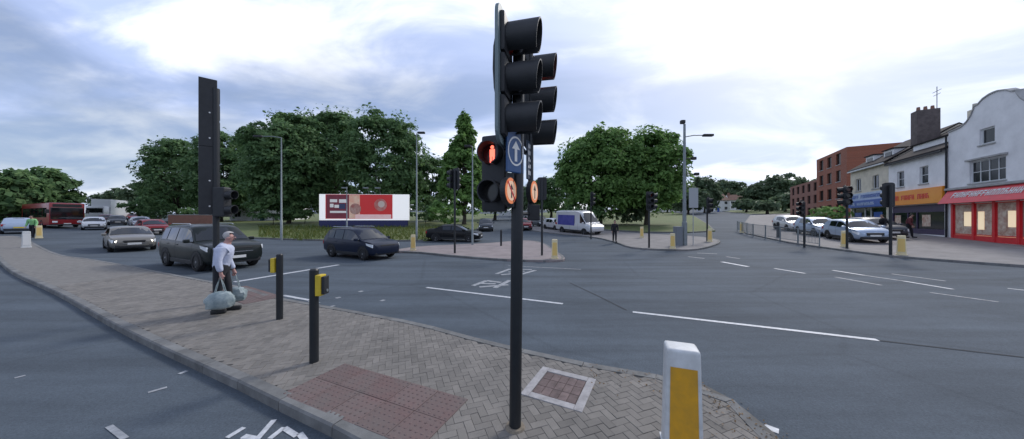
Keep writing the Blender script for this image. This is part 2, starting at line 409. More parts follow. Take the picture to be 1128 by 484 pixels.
# herringbone blocks: the 300 that show largest are single objects, the rest one mass of real blocks
blocks = []
BW = 0.085; ca, sa = math.cos(R(-24+45)), math.sin(R(-24+45))
for i in range(-225, 70):
    for j in range(-70, 225):
        for kind in ((0, 1) if (i-j) % 4 == 0 else ()):
            lx, ly = ((i+1)*BW, (j+0.5)*BW) if kind == 0 else ((i+0.5)*BW, (j+2)*BW)
            x, y = lx*ca-ly*sa, lx*sa+ly*ca
            if y < 1.4 or x < -13.5 or x > 3 or x*x+y*y > 330: continue
            blocks.append((x, y, kind))
blocks = [b for b in blocks if inside(INNER, b[0], b[1]) and not any(f(b[0], b[1]) for f in free)]
def vis_area(b):
    x, y = b[0], b[1]; px, py = CX+x/y*F, CY+H/y*F
    return (1/y**3) if (0 < px < 1128 and py < 484) else 0
blocks.sort(key=vis_area, reverse=True)
def block_geo(w, h, j):
    c = 0.003
    return [(-w/2, -h/2, -0.03), (w/2, -h/2, -0.03), (w/2, h/2, -0.03), (-w/2, h/2, -0.03),
            (-w/2, -h/2, -c), (w/2, -h/2, -c), (w/2, h/2, -c), (-w/2, h/2, -c),
            (-w/2+c, -h/2+c, 0), (w/2-c, -h/2+c, 0), (w/2-c, h/2-c, 0), (-w/2+c, h/2-c, 0)]
BF = [(8, 9, 10, 11)] + [(4+k, 4+(k+1) % 4, 8+(k+1) % 4, 8+k) for k in range(4)] + [(k, (k+1) % 4, 4+(k+1) % 4, 4+k) for k in range(4)]
bme = bpy.data.meshes.new('paving_block'); bme.from_pydata(block_geo(2*BW-0.002, BW-0.002, 0), [], BF); bme.materials.append(BLOCK)
rest = MB()
for n, (x, y, kind) in enumerate(blocks):
    a = R(21)+(math.pi/2 if kind else 0)+random.gauss(0, 0.012); z = G(x, y)+UP-0.001+random.uniform(-0.002, 0.002)
    if n < 300:
        o = bpy.data.objects.new('paving_block', bme); COL.objects.link(o); o.parent = pavement
        o.location = (x, y, z); o.rotation_euler = (random.gauss(0, 0.006), random.gauss(0, 0.006), a)
    else:
        c, s = math.cos(a), math.sin(a); tx, ty = random.gauss(0, 0.006), random.gauss(0, 0.006)
        rest.add([(x+vx*c-vy*s, y+vx*s+vy*c, z+vz+vx*tx+vy*ty) for vx, vy, vz in block_geo(2*BW-0.002, BW-0.002, 0)], BF)
me = bpy.data.meshes.new('paving_blocks'); me.from_pydata(rest.v, [], rest.f)
tag(mesh_obj('paving_blocks', me, BLOCK, pavement), kind='stuff')
# beyond the real blocks a sheet of the same paving
far_isl = [p for p in INNER]
bm = bmesh.new(); bm.faces.new([bm.verts.new((p.x, p.y, 0)) for p in INNER]); bmesh.ops.triangulate(bm, faces=bm.faces[:])
g_ = bm.verts[:]+bm.edges[:]+bm.faces[:]
bmesh.ops.bisect_plane(bm, geom=g_, plane_co=(-13.4, 0, 0), plane_no=(1, 0, 0), clear_outer=True)
for k in range(-22, -6): bmesh.ops.bisect_plane(bm, geom=bm.verts[:]+bm.edges[:]+bm.faces[:], plane_co=(k*2, 0, 0), plane_no=(1, 0, 0))
for v in bm.verts: v.co.z = G(v.co.x, v.co.y)+UP-0.002
bmesh.ops.recalc_face_normals(bm, faces=bm.faces)
me = bpy.data.meshes.new('far_paving'); bm.to_mesh(me); bm.free(); mesh_obj('far_paving', me, mat('far_block_paving', (0.17, 0.162, 0.148), 0.85, var=0.25, vscale=6, bump=0.3, bscale=14), pavement)

def island(name, pts, up, m, smooth=3, cell=3.0):
    P = px_poly(pts, 0.0); P = catmull(P, smooth, True) if smooth else P
    o, PP = patch(name, P, up, m, cell); kerb_ring(PP, up, o); return o
island('pavement', [(432, 278), (462, 279.5), (500, 283.5), (560, 288), (612, 289), (622, 286), (612, 278), (597, 268.5), (575, 266), (540, 269), (500, 271), (460, 273)], 0.10, PINKPAVE)
island('pavement', [(580, 253), (607, 257.5), (652, 262), (678, 268), (696, 274), (735, 276.5), (768, 276), (792, 269), (788, 264.5), (760, 261), (700, 257.5), (660, 254.5), (600, 250)], 0.10, PAVE)
# pavement before the shops on the right
P = px_poly([(815, 253), (822, 258), (870, 268.5), (930, 277), (985, 284), (1060, 290), (1128, 295)]) + [Vector((24, 9.0)), Vector((33, 2)), Vector((60, 2)), Vector((64, 30)), Vector((72, 76)), Vector((58, 72))]
shop_pavement, PP = patch('pavement', P, 0.10, PAVE, 3.0); kerb_ring(PP, 0.10, shop_pavement)
# grass behind the junction, wedge between the far roads, left bank
v1, PP = patch('grass_verge', px_poly([(150, 252), (200, 259), (260, 262.5), (330, 265), (400, 266.5), (470, 266), (482, 264)]) + [Vector((-4.2, 33)), Vector((-4.8, 45)), Vector((-5, 120)), Vector((-60, 160)), Vector((-110, 110)), Vector((-85, 75)), Vector((-60, 52))], 0.12, GRASS, 4.0); kerb_ring(PP, 0.12, v1)
v2, PP = patch('grass_verge', [Vector((11.6, 36)), Vector((14.5, 32.5)), Vector((18.5, 31)), Vector((22, 32)), Vector((28, 42)), Vector((48, 78)), Vector((70, 130)), Vector((20, 160)), Vector((6.5, 120)), Vector((7.5, 60))], 0.12, GRASS, 4.0); kerb_ring(PP, 0.12, v2)
v3, PP = patch('grass_verge', [Vector((-51, 24)), Vector((-58, 30)), Vector((-70, 42)), Vector((-110, 80)), Vector((-150, 130)), Vector((-260, 120)), Vector((-200, 10)), Vector((-60, 12))], 0.12, GRASS, 5.0); kerb_ring(PP, 0.12, v3)
v4, PP = patch('grass_verge', [Vector((90, 130)), Vector((66, 82)), Vector((75, 72)), Vector((90, 60)), Vector((160, 60)), Vector((220, 160)), Vector((120, 200))], 0.12, GRASS, 6.0); kerb_ring(PP, 0.12, v4)

# road markings: thin painted sheets that follow the road
def stripe(a, b, w, m=PAINT, name='road_marking', label=None, up=0.006):
    a, b = Vector(a).to_2d(), Vector(b).to_2d(); t = (b-a).normalized(); n = Vector((-t.y, t.x))*(w/2); L = (b-a).length
    k = max(1, int(L/0.6)); mb = MB()
    for i in range(k+1):
        p = a.lerp(b, i/k)
        for q in (p+n, p-n): mb.v.append((q.x, q.y, G(q.x, q.y)+up))
    for i in range(k): mb.f.append((2*i, 2*i+1, 2*i+3, 2*i+2))
    return mb
def mark(name, mbs, m):
    mb = MB()
    for s in mbs: mb.add(s.v, s.f)
    me = bpy.data.meshes.new(name); me.from_pydata(mb.v, [], mb.f)
    return tag(mesh_obj(name, me, m), kind='structure')
def pxs(x0, y0, x1, y1, w): return stripe(gp(x0, y0), gp(x1, y1), w)
for l in [(470, 317, 620, 335, 0.11), (697, 344, 967, 375, 0.11)]: mark('lane_dash', [pxs(*l)], PAINT)
for l in [(917, 298, 952, 303.6, 0.12), (996, 310, 1050, 319, 0.12), (853, 296, 887, 301.5, 0.12), (795, 288.7, 824, 294, 0.2), (1110, 318, 1128, 320, 0.1)]: mark('lane_dash', [pxs(*l)], PAINT)
for l in [(952, 303.6, 996, 310, 0.12), (920, 305.5, 971, 314.6, 0.12), (1024, 322.5, 1100, 333, 0.1), (758, 283, 776, 285, 0.15), (982, 302, 1042, 310, 0.10), (800, 283, 815, 285.2, 0.12), (768, 279, 790, 280, 0.15), (560, 293, 640, 297, 0.08)]: mark('lane_dash', [pxs(*l)], PAINTW)
mark('stop_line', [pxs(258, 311, 373, 292, 0.2)], PAINT)
mark('crossing_studs', [stripe(gp(312, 325.5)+Vector((0.32*i*0.87, -0.32*i*0.45, 0)), gp(312, 325.5)+Vector(((0.32*i+0.1)*0.87, -(0.32*i+0.1)*0.45, 0)), 0.1) for i in (0, 1, 2, 4, 5, 7)] +
     [stripe(gp(x, y), gp(x+3, y+0.6), 0.12) for x, y in ((371, 328), (396, 321), (353, 322), (420, 331))], PAINTW)
mark('lane_dash', [pxs(314, 326, 341, 331, 0.1)], PAINT)
# worn painted characters out in the junction and by the slip-road kerb (unreadable in the photograph: only their strokes)
chars = [(521, 315, 536, 309.5), (528, 316.5, 560, 314), (536, 309.5, 552, 311.5), (545, 317.5, 562, 309), (530, 312.5, 546, 313), (547, 302, 562, 296.5), (552, 303, 575, 301), (563, 296.5, 586, 297.5), (572, 303, 590, 298), (560, 300, 578, 299)]
mark('painted_lettering', [pxs(*c, 0.16) for c in chars], PAINTW)
ch2 = [(250, 483, 269, 471.5), (281, 487, 302, 463), (297, 484, 313, 471.5), (268, 481, 283, 484), (313, 472, 327, 481), (330, 478, 336, 486), (262, 486, 276, 489)]
mark('painted_lettering', [pxs(*c, 0.055) for c in ch2], PAINT)
mark('paint_scrap', [pxs(163, 433, 184, 427, 0.05), pxs(197, 412.5, 206, 409, 0.06), pxs(16, 417, 28, 414, 0.05), pxs(120, 470, 138, 484, 0.05)], PAINTW)
TAR = mat('tar_seam', (0.035, 0.04, 0.046), 0.95, var=0.3, vscale=5)
mark('tar_seam', [pxs(968, 375.5, 1128, 394, 0.05)], TAR); mark('tar_seam', [pxs(690, 342, 660, 327, 0.04), pxs(660, 327, 628, 312, 0.04)], TAR)
mark('paint_scrap', [pxs(842, 470, 858, 476, 0.09)], PAINT)

# dry leaves blown against the kerb near the bollard and the foot of the main pole
rsl = np.random.RandomState(9); lp = []
while len(lp) < 420:
    if True:
        i = rsl.randint(len(ISLP)); p = ISLP[i]
        if not (p.x > 0.9 and p.y > 1.9): continue
        q = p-pN[i]*abs(rsl.normal()*0.22)+Vector(rsl.uniform(-0.25, 0.25, 2)); 
    else: q = Vector((0.03, 2.81))+Vector(rsl.normal(size=2)*0.12)
    lp.append((q.x, q.y, (UP if inside(ISLP, q.x, q.y) else 0.0)+0.006+0.012*rsl.random()))
lp = np.array(lp); n_ = len(lp); an = rsl.uniform(0, 6.28, n_); sz = rsl.uniform(0.006, 0.017, n_)[:, None]
e1 = np.stack([np.cos(an), np.sin(an), rsl.normal(size=n_)*0.3], 1)*sz; e2 = np.stack([-np.sin(an), np.cos(an), rsl.normal(size=n_)*0.3], 1)*sz*0.6
LQ = np.stack([lp-e1, lp+e2, lp+e1, lp-e2], 1).reshape(-1, 3); mb = MB(); mb.v = [tuple(v) for v in LQ]; mb.f = [(4*i, 4*i+1, 4*i+2, 4*i+3) for i in range(n_)]
me = bpy.data.meshes.new('leaf_litter'); me.from_pydata(mb.v, [], mb.f)
tag(mesh_obj('leaf_litter', me, mat('dry_leaf', (0.15, 0.095, 0.045), 0.9, isl=0.5)), 'dry brown leaves scattered along the kerb by the bollard', 'leaves', kind='stuff')

# ---------------------------------------------------------------- buildings on the right
SR = math.atan2(-0.870, -0.493)                  # facade frames: x to the right along the street, y into the building
def wall_mb(W, Hh, holes, t=0.25, z0=-1.2):
    xs = sorted({0, W, *[h[0] for h in holes], *[h[1] for h in holes]}); zs = sorted({z0, Hh, *[h[2] for h in holes], *[h[3] for h in holes]})
    def hole(x, z): return any(h[0] < x < h[1] and h[2] < z < h[3] for h in holes)
    mb = MB()
    for a, b in zip(xs, xs[1:]):
        for c, d in zip(zs, zs[1:]):
            if hole((a+b)/2, (c+d)/2): continue
            for y in (0, t): mb.add([(a, y, c), (b, y, c), (b, y, d), (a, y, d)], [(0, 1, 2, 3)])
    for h in holes:
        a, b, c, d = h
        mb.add([(a, 0, c), (b, 0, c), (b, 0, d), (a, 0, d), (a, t, c), (b, t, c), (b, t, d), (a, t, d)], [(0, 1, 5, 4), (1, 2, 6, 5), (2, 3, 7, 6), (3, 0, 4, 7)])
    mb.add([(0, 0, z0), (0, t, z0), (0, t, Hh), (0, 0, Hh), (W, 0, z0), (W, t, z0), (W, t, Hh), (W, 0, Hh)], [(0, 1, 2, 3), (4, 5, 6, 7), (2, 3, 7, 6)])
    return mb
WINF = mat('white_window_frame', (0.62, 0.64, 0.64), 0.5)
WING = mat('window_glass', (0.012, 0.016, 0.018), 0.10, spec=0.3)
def window(parent, x0, x1, z0, z1, nx=2, nz=2, frame=WINF, glass=WING, y=0.10, sill=True, fw=0.06):
    f = MB(); f.box(x0, x1, y, y+0.07, z0, z0+fw).box(x0, x1, y, y+0.07, z1-fw, z1)
    f.box(x0, x0+fw, y, y+0.07, z0+fw, z1-fw).box(x1-fw, x1, y, y+0.07, z0+fw, z1-fw)
    for i in range(1, nx): xm = x0+(x1-x0)*i/nx; f.box(xm-fw*0.4, xm+fw*0.4, y+0.003, y+0.065, z0+fw, z1-fw)
    for k in range(1, nz): zm = z0+(z1-z0)*k/nz; f.box(x0+fw, x1-fw, y+0.006, y+0.06, zm-fw*0.35, zm+fw*0.35)
    w = f.build('window', frame, parent)
    for i in range(nx):
        for k in range(nz):
            a, b = x0+(x1-x0)*i/nx+fw*0.5, x0+(x1-x0)*(i+1)/nx-fw*0.5; c, d = z0+(z1-z0)*k/nz+fw*0.5, z0+(z1-z0)*(k+1)/nz-fw*0.5
            MB().box(a, b, y+0.03, y+0.04, c, d).build('pane', glass, w)
    if sill: MB().bbox(x0-0.08, x1+0.08, -0.07, y, z0-0.09, z0-0.002, 0.01).build('sill', STONE, w)
    return w
STONE = mat('stone_trim', (0.36, 0.36, 0.35), 0.8, var=0.2, vscale=3)
WHITEW = mat('white_render', (0.86, 0.86, 0.86), 0.85, col2=(0.68, 0.68, 0.68), vscale=0.9, bump=0.1, bscale=20)
CREAMW = mat('cream_render', (0.60, 0.55, 0.44), 0.85, var=0.18, vscale=1.3)
SLATE = mat('slate_roof', (0.035, 0.031, 0.032), 0.9, var=0.35, vscale=5, bump=0.4, bscale=9, spec=0.15)
REDP = mat('red_shop_paint', (0.66, 0.028, 0.035), 0.4, var=0.1)
ORANGEP = mat('orange_fascia', (0.80, 0.24, 0.015), 0.4, col2=(0.85, 0.34, 0.03), vscale=0.7)
BLUEP = mat('blue_fascia', (0.025, 0.09, 0.36), 0.4, var=0.1)
PALEBLUE = mat('pale_blue_fascia', (0.30, 0.42, 0.60), 0.45, col2=(0.5, 0.56, 0.66), vscale=2.5)
WARMLIT = mat('lit_shop_interior', (1.0, 0.80, 0.52), 0.6, emit=0.35)
POSTERW = mat('window_poster', (0.72, 0.64, 0.50), 0.6, col2=(0.40, 0.18, 0.12), vscale=3.5)
PURPLE = mat('dark_purple_shopfront', (0.045, 0.03, 0.075), 0.5)
DARKIN = mat('dark_interior', (0.02, 0.018, 0.02), 0.9)
BRICKO = None
def brick_mat():
    m = bpy.data.materials.new('orange_brick'); m.use_nodes = True; nt = m.node_tree; L = nt.links.new; b = nt.nodes['Principled BSDF']
    t = nt.nodes.new('ShaderNodeTexCoord'); mpn = nt.nodes.new('ShaderNodeMapping'); L(t.outputs['Object'], mpn.inputs[0]); mpn.inputs['Rotation'].default_value = (R(90), 0, 0)
    br = nt.nodes.new('ShaderNodeTexBrick'); L(mpn.outputs[0], br.inputs['Vector']); br.inputs['Scale'].default_value = 4.4
    br.inputs['Color1'].default_value = (0.31, 0.10, 0.055, 1); br.inputs['Color2'].default_value = (0.23, 0.078, 0.045, 1); br.inputs['Mortar'].default_value = (0.27, 0.22, 0.18, 1); br.inputs['Mortar Size'].default_value = 0.012
    L(br.outputs[0], b.inputs['Base Color']); b.inputs['Roughness'].default_value = 0.88; return m
BRICKO = brick_mat()
def row_point(s):                                # distance s along the shop row from its far end
    return Vector((37.8-0.493*s, 33-0.870*s))
def unit(name, s, label, cat='building', dz=0.0):
    p = row_point(s); q = row_point(s+3.4); return empty(name, (p.x, p.y, G(q.x, q.y)+0.1+dz), SR, label, cat)
def roof_slab(W, z0, z1, d, ov=0.25, t=0.12):
    return MB().add([(-0.02, -ov, z0-0.12), (W+0.02, -ov, z0-0.12), (W+0.02, d, z1), (-0.02, d, z1), (-0.02, -ov, z0-0.12+t), (W+0.02, -ov, z0-0.12+t), (W+0.02, d, z1+t), (-0.02, d, z1+t)],
                    [(0, 1, 2, 3), (4, 5, 6, 7), (0, 1, 5, 4), (1, 2, 6, 5), (2, 3, 7, 6), (3, 0, 4, 7)])
def back_roof(W, z0, z1, d): return MB().add([(0, d, z1+0.12), (W, d, z1+0.12), (W, 2*d, z0), (0, 2*d, z0)], [(0, 1, 2, 3)])
def shell(W, Hh, D, z0=-1.2): return MB().box(0.003, 0.25, 0.252, D, z0, Hh-0.01).box(W-0.25, W-0.003, 0.252, D, z0, Hh-0.01).box(0.252, W-0.252, D-0.25, D-0.002, z0, Hh-0.02).box(0.252, W-0.252, 0.3, D-0.3, 3.35, 3.5)
def gable_ends(W, z0, z1, d):
    mb = MB()
    for x in (0.01, W-0.24): mb.add([(x, 0.05, z0), (x, 2*d-0.05, z0), (x, d, z1), (x+0.23, 0.05, z0), (x+0.23, 2*d-0.05, z0), (x+0.23, d, z1)], [(0, 1, 2), (3, 4, 5), (0, 1, 4, 3), (1, 2, 5, 4), (2, 0, 3, 5)])
    return mb
def glyphs(parent, x0, x1, z0, z1, y, m, n, seed):       # a line of unreadable lettering
    rr = random.Random(seed); w = (x1-x0)/n; mb = MB()
    for i in range(n):
        if rr.random() < 0.12: continue
        a = x0+i*w+w*0.12; b = x0+(i+1)*w-w*0.12; s = (b-a)*0.3; h = z1-z0
        k = rr.randrange(4)
        mb.box(a, a+s, y-0.012, y, z0, z1)
        if k != 1: mb.box(b-s, b, y-0.012, y, z0, z1 if k != 2 else z0+h*0.55)
        if k != 3: mb.box(a+s, b-s if k != 1 else b, y-0.012, y, z1-h*0.22, z1)
        if k != 0: mb.box(a+s, b-s if k != 1 else b, y-0.012, y, z0+h*0.4, z0+h*0.58)
    return tag(mb.build('lettering', m, parent), kind='stuff')
def person(loc, rz, top, legs, hair, label, height=1.72, group=None, lean=0.06, stride=0.16, skin=(0.42, 0.26, 0.20), arms=((0.06, 0.0), (0.06, 0.0))):
    """one skinned figure facing +x; clothes are shells grown from the same skeleton"""
    k = height/1.72
    J = {}
    def j(n, x, y, z, r, r2=None): J[n] = (Vector((x*k, y*k, z*k)), r*k, (r2 or r)*k)
    ln = lean
    j('pel', 0, 0, 0.95, 0.125, 0.15); j('bel', ln*0.3, 0, 1.10, 0.115, 0.145); j('che', ln*0.8, 0, 1.30, 0.115, 0.16); j('nb', ln*1.2, 0, 1.45, 0.065, 0.09)
    j('nk', ln*1.6, 0, 1.51, 0.052); j('h1', ln*1.9+0.012, 0, 1.565, 0.070); j('h2', ln*2.0+0.02, 0, 1.63, 0.092, 0.078); j('h3', ln*2.0+0.012, 0, 1.70, 0.065, 0.055)
    for s, nm in ((1, 'l'), (-1, 'r')):
        st = stride*s
        j('hip'+nm, 0, 0.085*s, 0.90, 0.09); j('kn'+nm, st*0.55+0.03, 0.095*s, 0.50, 0.062); j('an'+nm, st-0.02, 0.095*s, 0.09, 0.042); j('to'+nm, st+0.15, 0.11*s, 0.035, 0.036, 0.045)
        f, o = arms[0 if s > 0 else 1]
        j('sh'+nm, ln, 0.165*s, 1.40, 0.062); j('el'+nm, ln*0.8-0.03+f*0.5, (0.225+o)*s, 1.13, 0.044); j('wr'+nm, ln*0.8+f*1.8+0.02, (0.23+o)*s, 0.89, 0.03); 
        j('ha'+nm, ln*0.8+f*2+0.03, (0.225+o)*s, 0.82, 0.036, 0.022)
        for q in range(4): j('f%d' % q+nm, ln*0.8+f*2+0.055-0.022*q, (0.222+o)*s, 0.745-(0.012 if q in (1, 2) else 0), 0.0095)
        j('th'+nm, ln*0.8+f*2+0.085, (0.205+o)*s, 0.80, 0.011)
    E = [('pel', 'bel'), ('bel', 'che'), ('che', 'nb'), ('nb', 'nk'), ('nk', 'h1'), ('h1', 'h2'), ('h2', 'h3')]
    for nm in 'lr':
        E += [('pel', 'hip'+nm), ('hip'+nm, 'kn'+nm), ('kn'+nm, 'an'+nm), ('an'+nm, 'to'+nm), ('nb', 'sh'+nm), ('sh'+nm, 'el'+nm), ('el'+nm, 'wr'+nm), ('wr'+nm, 'ha'+nm), ('ha'+nm, 'th'+nm)] + [('ha'+nm, 'f%d' % q+nm) for q in range(4)]
    def grow(name, edges, grow_r, material, parent, levels=2):
        ns = []
        for a, b in edges:
            for q in (a, b):
                if q not in ns: ns.append(q)
        me = bpy.data.meshes.new(name); me.from_pydata([J[q][0] for q in ns], [(ns.index(a), ns.index(b)) for a, b in edges], [])
        o = bpy.data.objects.new(name, me); COL.objects.link(o)
        o.modifiers.new('skin', 'SKIN').use_smooth_shade = True
        sv = me.skin_vertices[0].data
        for i, q in enumerate(ns): sv[i].radius = (J[q][1]+grow_r, J[q][2]+grow_r)
        sv[0].use_root = True
        o.modifiers.new('sub', 'SUBSURF').levels = levels
        dg = bpy.context.evaluated_depsgraph_get(); ev = bpy.data.meshes.new_from_object(o.evaluated_get(dg))
        bpy.data.objects.remove(o)
        ev.shade_smooth(); return mesh_obj(name, ev, material, parent)
    sk = mat('skin_%s' % str(skin), skin, 0.6)
    root = empty('person', loc, rz, label, 'person', group)
    bd = grow('body', E, 0.0, [sk, legs, top], root)
    for f in bd.data.polygons:
        c = f.center
        f.material_index = 0 if c.z > 1.475*k or (abs(c.y) > 0.17*k and 0.70*k < c.z < 0.90*k) else (1 if c.z < 0.98*k else 2)
    up = [e for e in E if all(q in ('pel', 'bel', 'che', 'nb', 'nk', 'shl', 'shr', 'ell', 'elr', 'wrl', 'wrr') for q in e)]
    grow('jacket', up+[('pel', 'hipl'), ('pel', 'hipr')], 0.026*k, top, root)
    lo = [('bel', 'pel')]+[e for e in E if all(q[:2] in ('pe', 'hi', 'kn', 'an') for q in e)]
    grow('trousers', lo, 0.016*k, legs, root)
    h = J['h2'][0]; fx = Vector((1, 0, 0))
    for s in (1, -1):
        MB().bbox(J['to'+'lr'[s < 0]][0].x-0.19*k, J['to'+'lr'[s < 0]][0].x+0.055*k, J['to'+'lr'[s < 0]][0].y-0.05*k, J['to'+'lr'[s < 0]][0].y+0.05*k, 0.0, 0.085*k, 0.02).build('shoe', DARKT, root, smooth=60)
    bm = bmesh.new(); bmesh.ops.create_uvsphere(bm, u_segments=16, v_segments=10, radius=1)
    for v in bm.verts: v.co = (h.x-0.018*k+v.co.x*0.102*k, v.co.y*0.09*k, h.z+0.035*k+v.co.z*0.092*k)
    bmesh.ops.delete(bm, geom=[v for v in bm.verts if v.co.x > h.x+0.035*k and v.co.z < h.z+0.075*k], context='VERTS')
    MB().addbm(bm).build('hair', hair, root, smooth=80); bm.free()
    hd = MB()
    for s in (1, -1): hd.cyl((h.x+0.0*k, s*0.078*k, h.z-0.02*k), (h.x-0.005*k, s*0.094*k, h.z-0.01*k), 0.026*k, 0.022*k, 8)
    hd.build('ears', sk, root)
    MB().add([(h.x+0.078*k, -0.014*k, h.z-0.03*k), (h.x+0.078*k, 0.014*k, h.z-0.03*k), (h.x+0.112*k, 0, h.z-0.026*k), (h.x+0.078*k, 0, h.z+0.018*k)], [(0, 1, 2), (1, 3, 2), (3, 0, 2), (0, 3, 1)]).build('nose', sk, root)
    for s in (1, -1): MB().bbox(h.x+0.07*k, h.x+0.086*k, s*0.033*k-0.011*k, s*0.033*k+0.011*k, h.z+0.004*k, h.z+0.016*k, 0.003).build('eye', DARKT, root)
    MB().bbox(h.x+0.062*k, h.x+0.082*k, -0.022*k, 0.022*k, h.z-0.062*k, h.z-0.054*k, 0.002).build('mouth', mat('lips', (0.25, 0.09, 0.08), 0.6), root)
    return root

# white gabled building with the red shop
b = unit('gabled_building', 13.8, 'white gabled building with curved gable top above the red shop')
W = 7.0
holes = [(1.76, 4.25, 3.75, 5.15), (2.5, 3.55, 6.1, 7.1), (0.25, 6.8, -0.02, 2.45)]
wall_mb(W, 7.4, holes).build('wall', WHITEW, b)
prof = [(0, 7.4), (0.05, 7.52), (1.1, 7.62), (1.55, 7.85), (1.9, 8.2), (2.1, 8.55), (2.12, 8.68), (2.4, 8.72), (2.75, 8.95), (3.2, 9.07), (3.5, 9.09)]
prof = prof + [(7.0-x, z) for x, z in reversed(prof[:-1])]
MB().prism(prof, 0.0, 0.3).build('gable', WHITEW, b)
cop = MB()
for (x0, z0), (x1, z1) in zip(prof[1:], prof[2:-1]):
    cop.add([(x0, -0.05, z0+0.002), (x1, -0.05, z1+0.002), (x1, -0.05, z1+0.09), (x0, -0.05, z0+0.09), (x0, 0.34, z0+0.002), (x1, 0.34, z1+0.002), (x1, 0.34, z1+0.09), (x0, 0.34, z0+0.09)], [(0, 1, 2, 3), (4, 5, 6, 7), (3, 2, 6, 7), (0, 1, 5, 4)])
cop.build('coping', STONE, b)
shell(W, 7.4, 9).build('side_wall', WHITEW, b)
MB().add([(0.0, 0.32, 7.0), (3.5, 0.32, 8.75), (3.5, 9.0, 8.75), (0.0, 9.0, 7.0)], [(0, 1, 2, 3)]).add([(7.1, 0.32, 7.0), (3.5, 0.32, 8.75), (3.5, 9.0, 8.75), (7.1, 9.0, 7.0)], [(0, 1, 2, 3)]).build('roof', SLATE, b)
window(b, 1.76, 4.25, 3.75, 5.15, 4, 2)
window(b, 2.5, 3.55, 6.1, 7.1, 1, 1, fw=0.09)
MB().bbox(1.6, 4.4, -0.14, -0.002, 5.2, 5.32, 0.02).build('hood_moulding', STONE, b)
MB().bbox(-0.02, 7.05, -0.2, -0.002, 3.42, 3.58, 0.03).build('cornice', STONE, b)
fa = MB().add([(0.1, -0.08, 3.4), (6.9, -0.08, 3.4), (6.9, -0.55, 2.5), (0.1, -0.55, 2.5), (0.1, -0.03, 3.4), (6.9, -0.03, 3.4), (6.9, -0.03, 2.5), (0.1, -0.03, 2.5)], [(0, 1, 2, 3), (4, 5, 6, 7), (0, 3, 7, 4), (1, 2, 6, 5), (2, 3, 7, 6), (0, 1, 5, 4)]).build('fascia', REDP, b)
gl = glyphs(fa, 0, 4.9, 0, 0.40, 0, PLATE, 17, 3); gl.location = (0.9, -0.376, 2.86); gl.rotation_euler = (R(-27.5), 0, 0)
for i, xp in enumerate((0.25, 1.95, 3.4, 4.9, 6.62)): MB().bbox(xp, xp+0.18, -0.03, 0.1, 0.0, 2.49, 0.015).build('pilaster', REDP, b)
MB().box(0.43, 6.62, 0.0, 0.1, -0.4, 0.35).build('stall_riser', REDP, b)
for i, (a, c) in enumerate(((0.45, 1.94), (2.14, 3.39), (3.59, 4.89), (5.09, 6.61))):
    w = MB().box(a, c, 0.03, 0.08, 0.37, 0.43).box(a, c, 0.03, 0.08, 2.38, 2.44).box(a, a+0.06, 0.03, 0.08, 0.43, 2.38).box(c-0.06, c, 0.03, 0.08, 0.43, 2.38).build('shop_window', REDP, b)
    MB().box(a+0.06, c-0.06, 0.05, 0.06, 0.43, 2.38).build('pane', mat('shop_glass_clear', (0.25, 0.24, 0.22), 0.1, spec=0.6) if i == 3 else POSTERW, w)
    for q in range(2): MB().box(a+0.18+q*(c-a)*0.42, a+0.1+(q+1)*(c-a)*0.42, 0.035, 0.047, 0.75+0.2*q, 1.9).build('poster', [POSTERW, WARMLIT][(q+i) % 2], w)
MB().box(0.3, 6.7, 0.9, 0.95, 0.0, 2.6).build('lit_interior', WARMLIT, b)
MB().cyl((-0.05, -0.08, 0), (-0.05, -0.08, 7.3), 0.05).build('downpipe', DARKT, b)
fl = MB().bbox(0.4, 0.85, 0.6, 1.05, 7.0, 8.85, 0.02).build('chimney', CREAMW, b); MB().cyl((0.62, 0.82, 8.85), (0.62, 0.82, 9.25), 0.12, 0.10).build('chimney_pot', CREAMW, fl)

# white rendered building with the orange fascia
b = unit('terraced_shop_building', 6.9, 'white two storey building with orange shop fascia beside the gabled one')
W = 6.88
wall_mb(W, 6.2, [(1.2, 2.15, 3.95, 5.3), (4.0, 4.95, 3.95, 5.3), (0.3, 6.55, -0.02, 2.3)]).build('wall', WHITEW, b)
shell(W, 6.2, 8).build('side_wall', WHITEW, b); gable_ends(W, 6.2, 9.0, 4).build('gable_wall', WHITEW, b)
rf = roof_slab(W, 6.25, 9.0, 4).build('roof', SLATE, b); back_roof(W, 6.2, 9.0, 4).build('rear_slope', SLATE, rf)
MB().bbox(0.1, W-0.1, -0.33, -0.22, 6.0, 6.12, 0.02).build('gutter', DARKT, b)
dm = MB().box(1.6, 5.6, 0.75, 2.6, 6.55, 7.35).build('dormer', WHITEW, rf)
MB().box(1.5, 5.7, 0.6, 2.7, 7.36, 7.44).build('dormer_roof', SLATE, rf)
for x in (1.2, 4.0): window(b, x, x+0.95, 3.95, 5.3, 1, 2)
fa = MB().bbox(0.12, 6.75, -0.22, -0.002, 2.35, 3.55, 0.03).build('fascia', ORANGEP, b)
glyphs(fa, 1.3, 5.5, 2.75, 3.15, -0.225, REDP, 13, 8)
MB().box(0.31, 6.54, 0.14, 0.2, 1.72, 2.28).build('transom_panel', PURPLE, b)
MB().box(0.31, 6.54, 0.12, 0.2, 0.0, 0.4).build('stall_riser', PURPLE, b)
for x in (0.31, 2.3, 3.4, 6.4): MB().box(x, x+0.12, 0.1, 0.2, 0.41, 1.71).build('mullion', PURPLE, b)
for a, c in ((0.43, 2.3), (2.42, 3.4), (3.52, 6.4)): MB().box(a, c, 0.15, 0.16, 0.41, 1.71).build('shop_pane', WING, b)
for a, c in ((0.6, 1.4), (4.0, 4.9)): MB().box(a, c, 0.13, 0.14, 0.6, 1.5).build('poster', POSTERW, b)
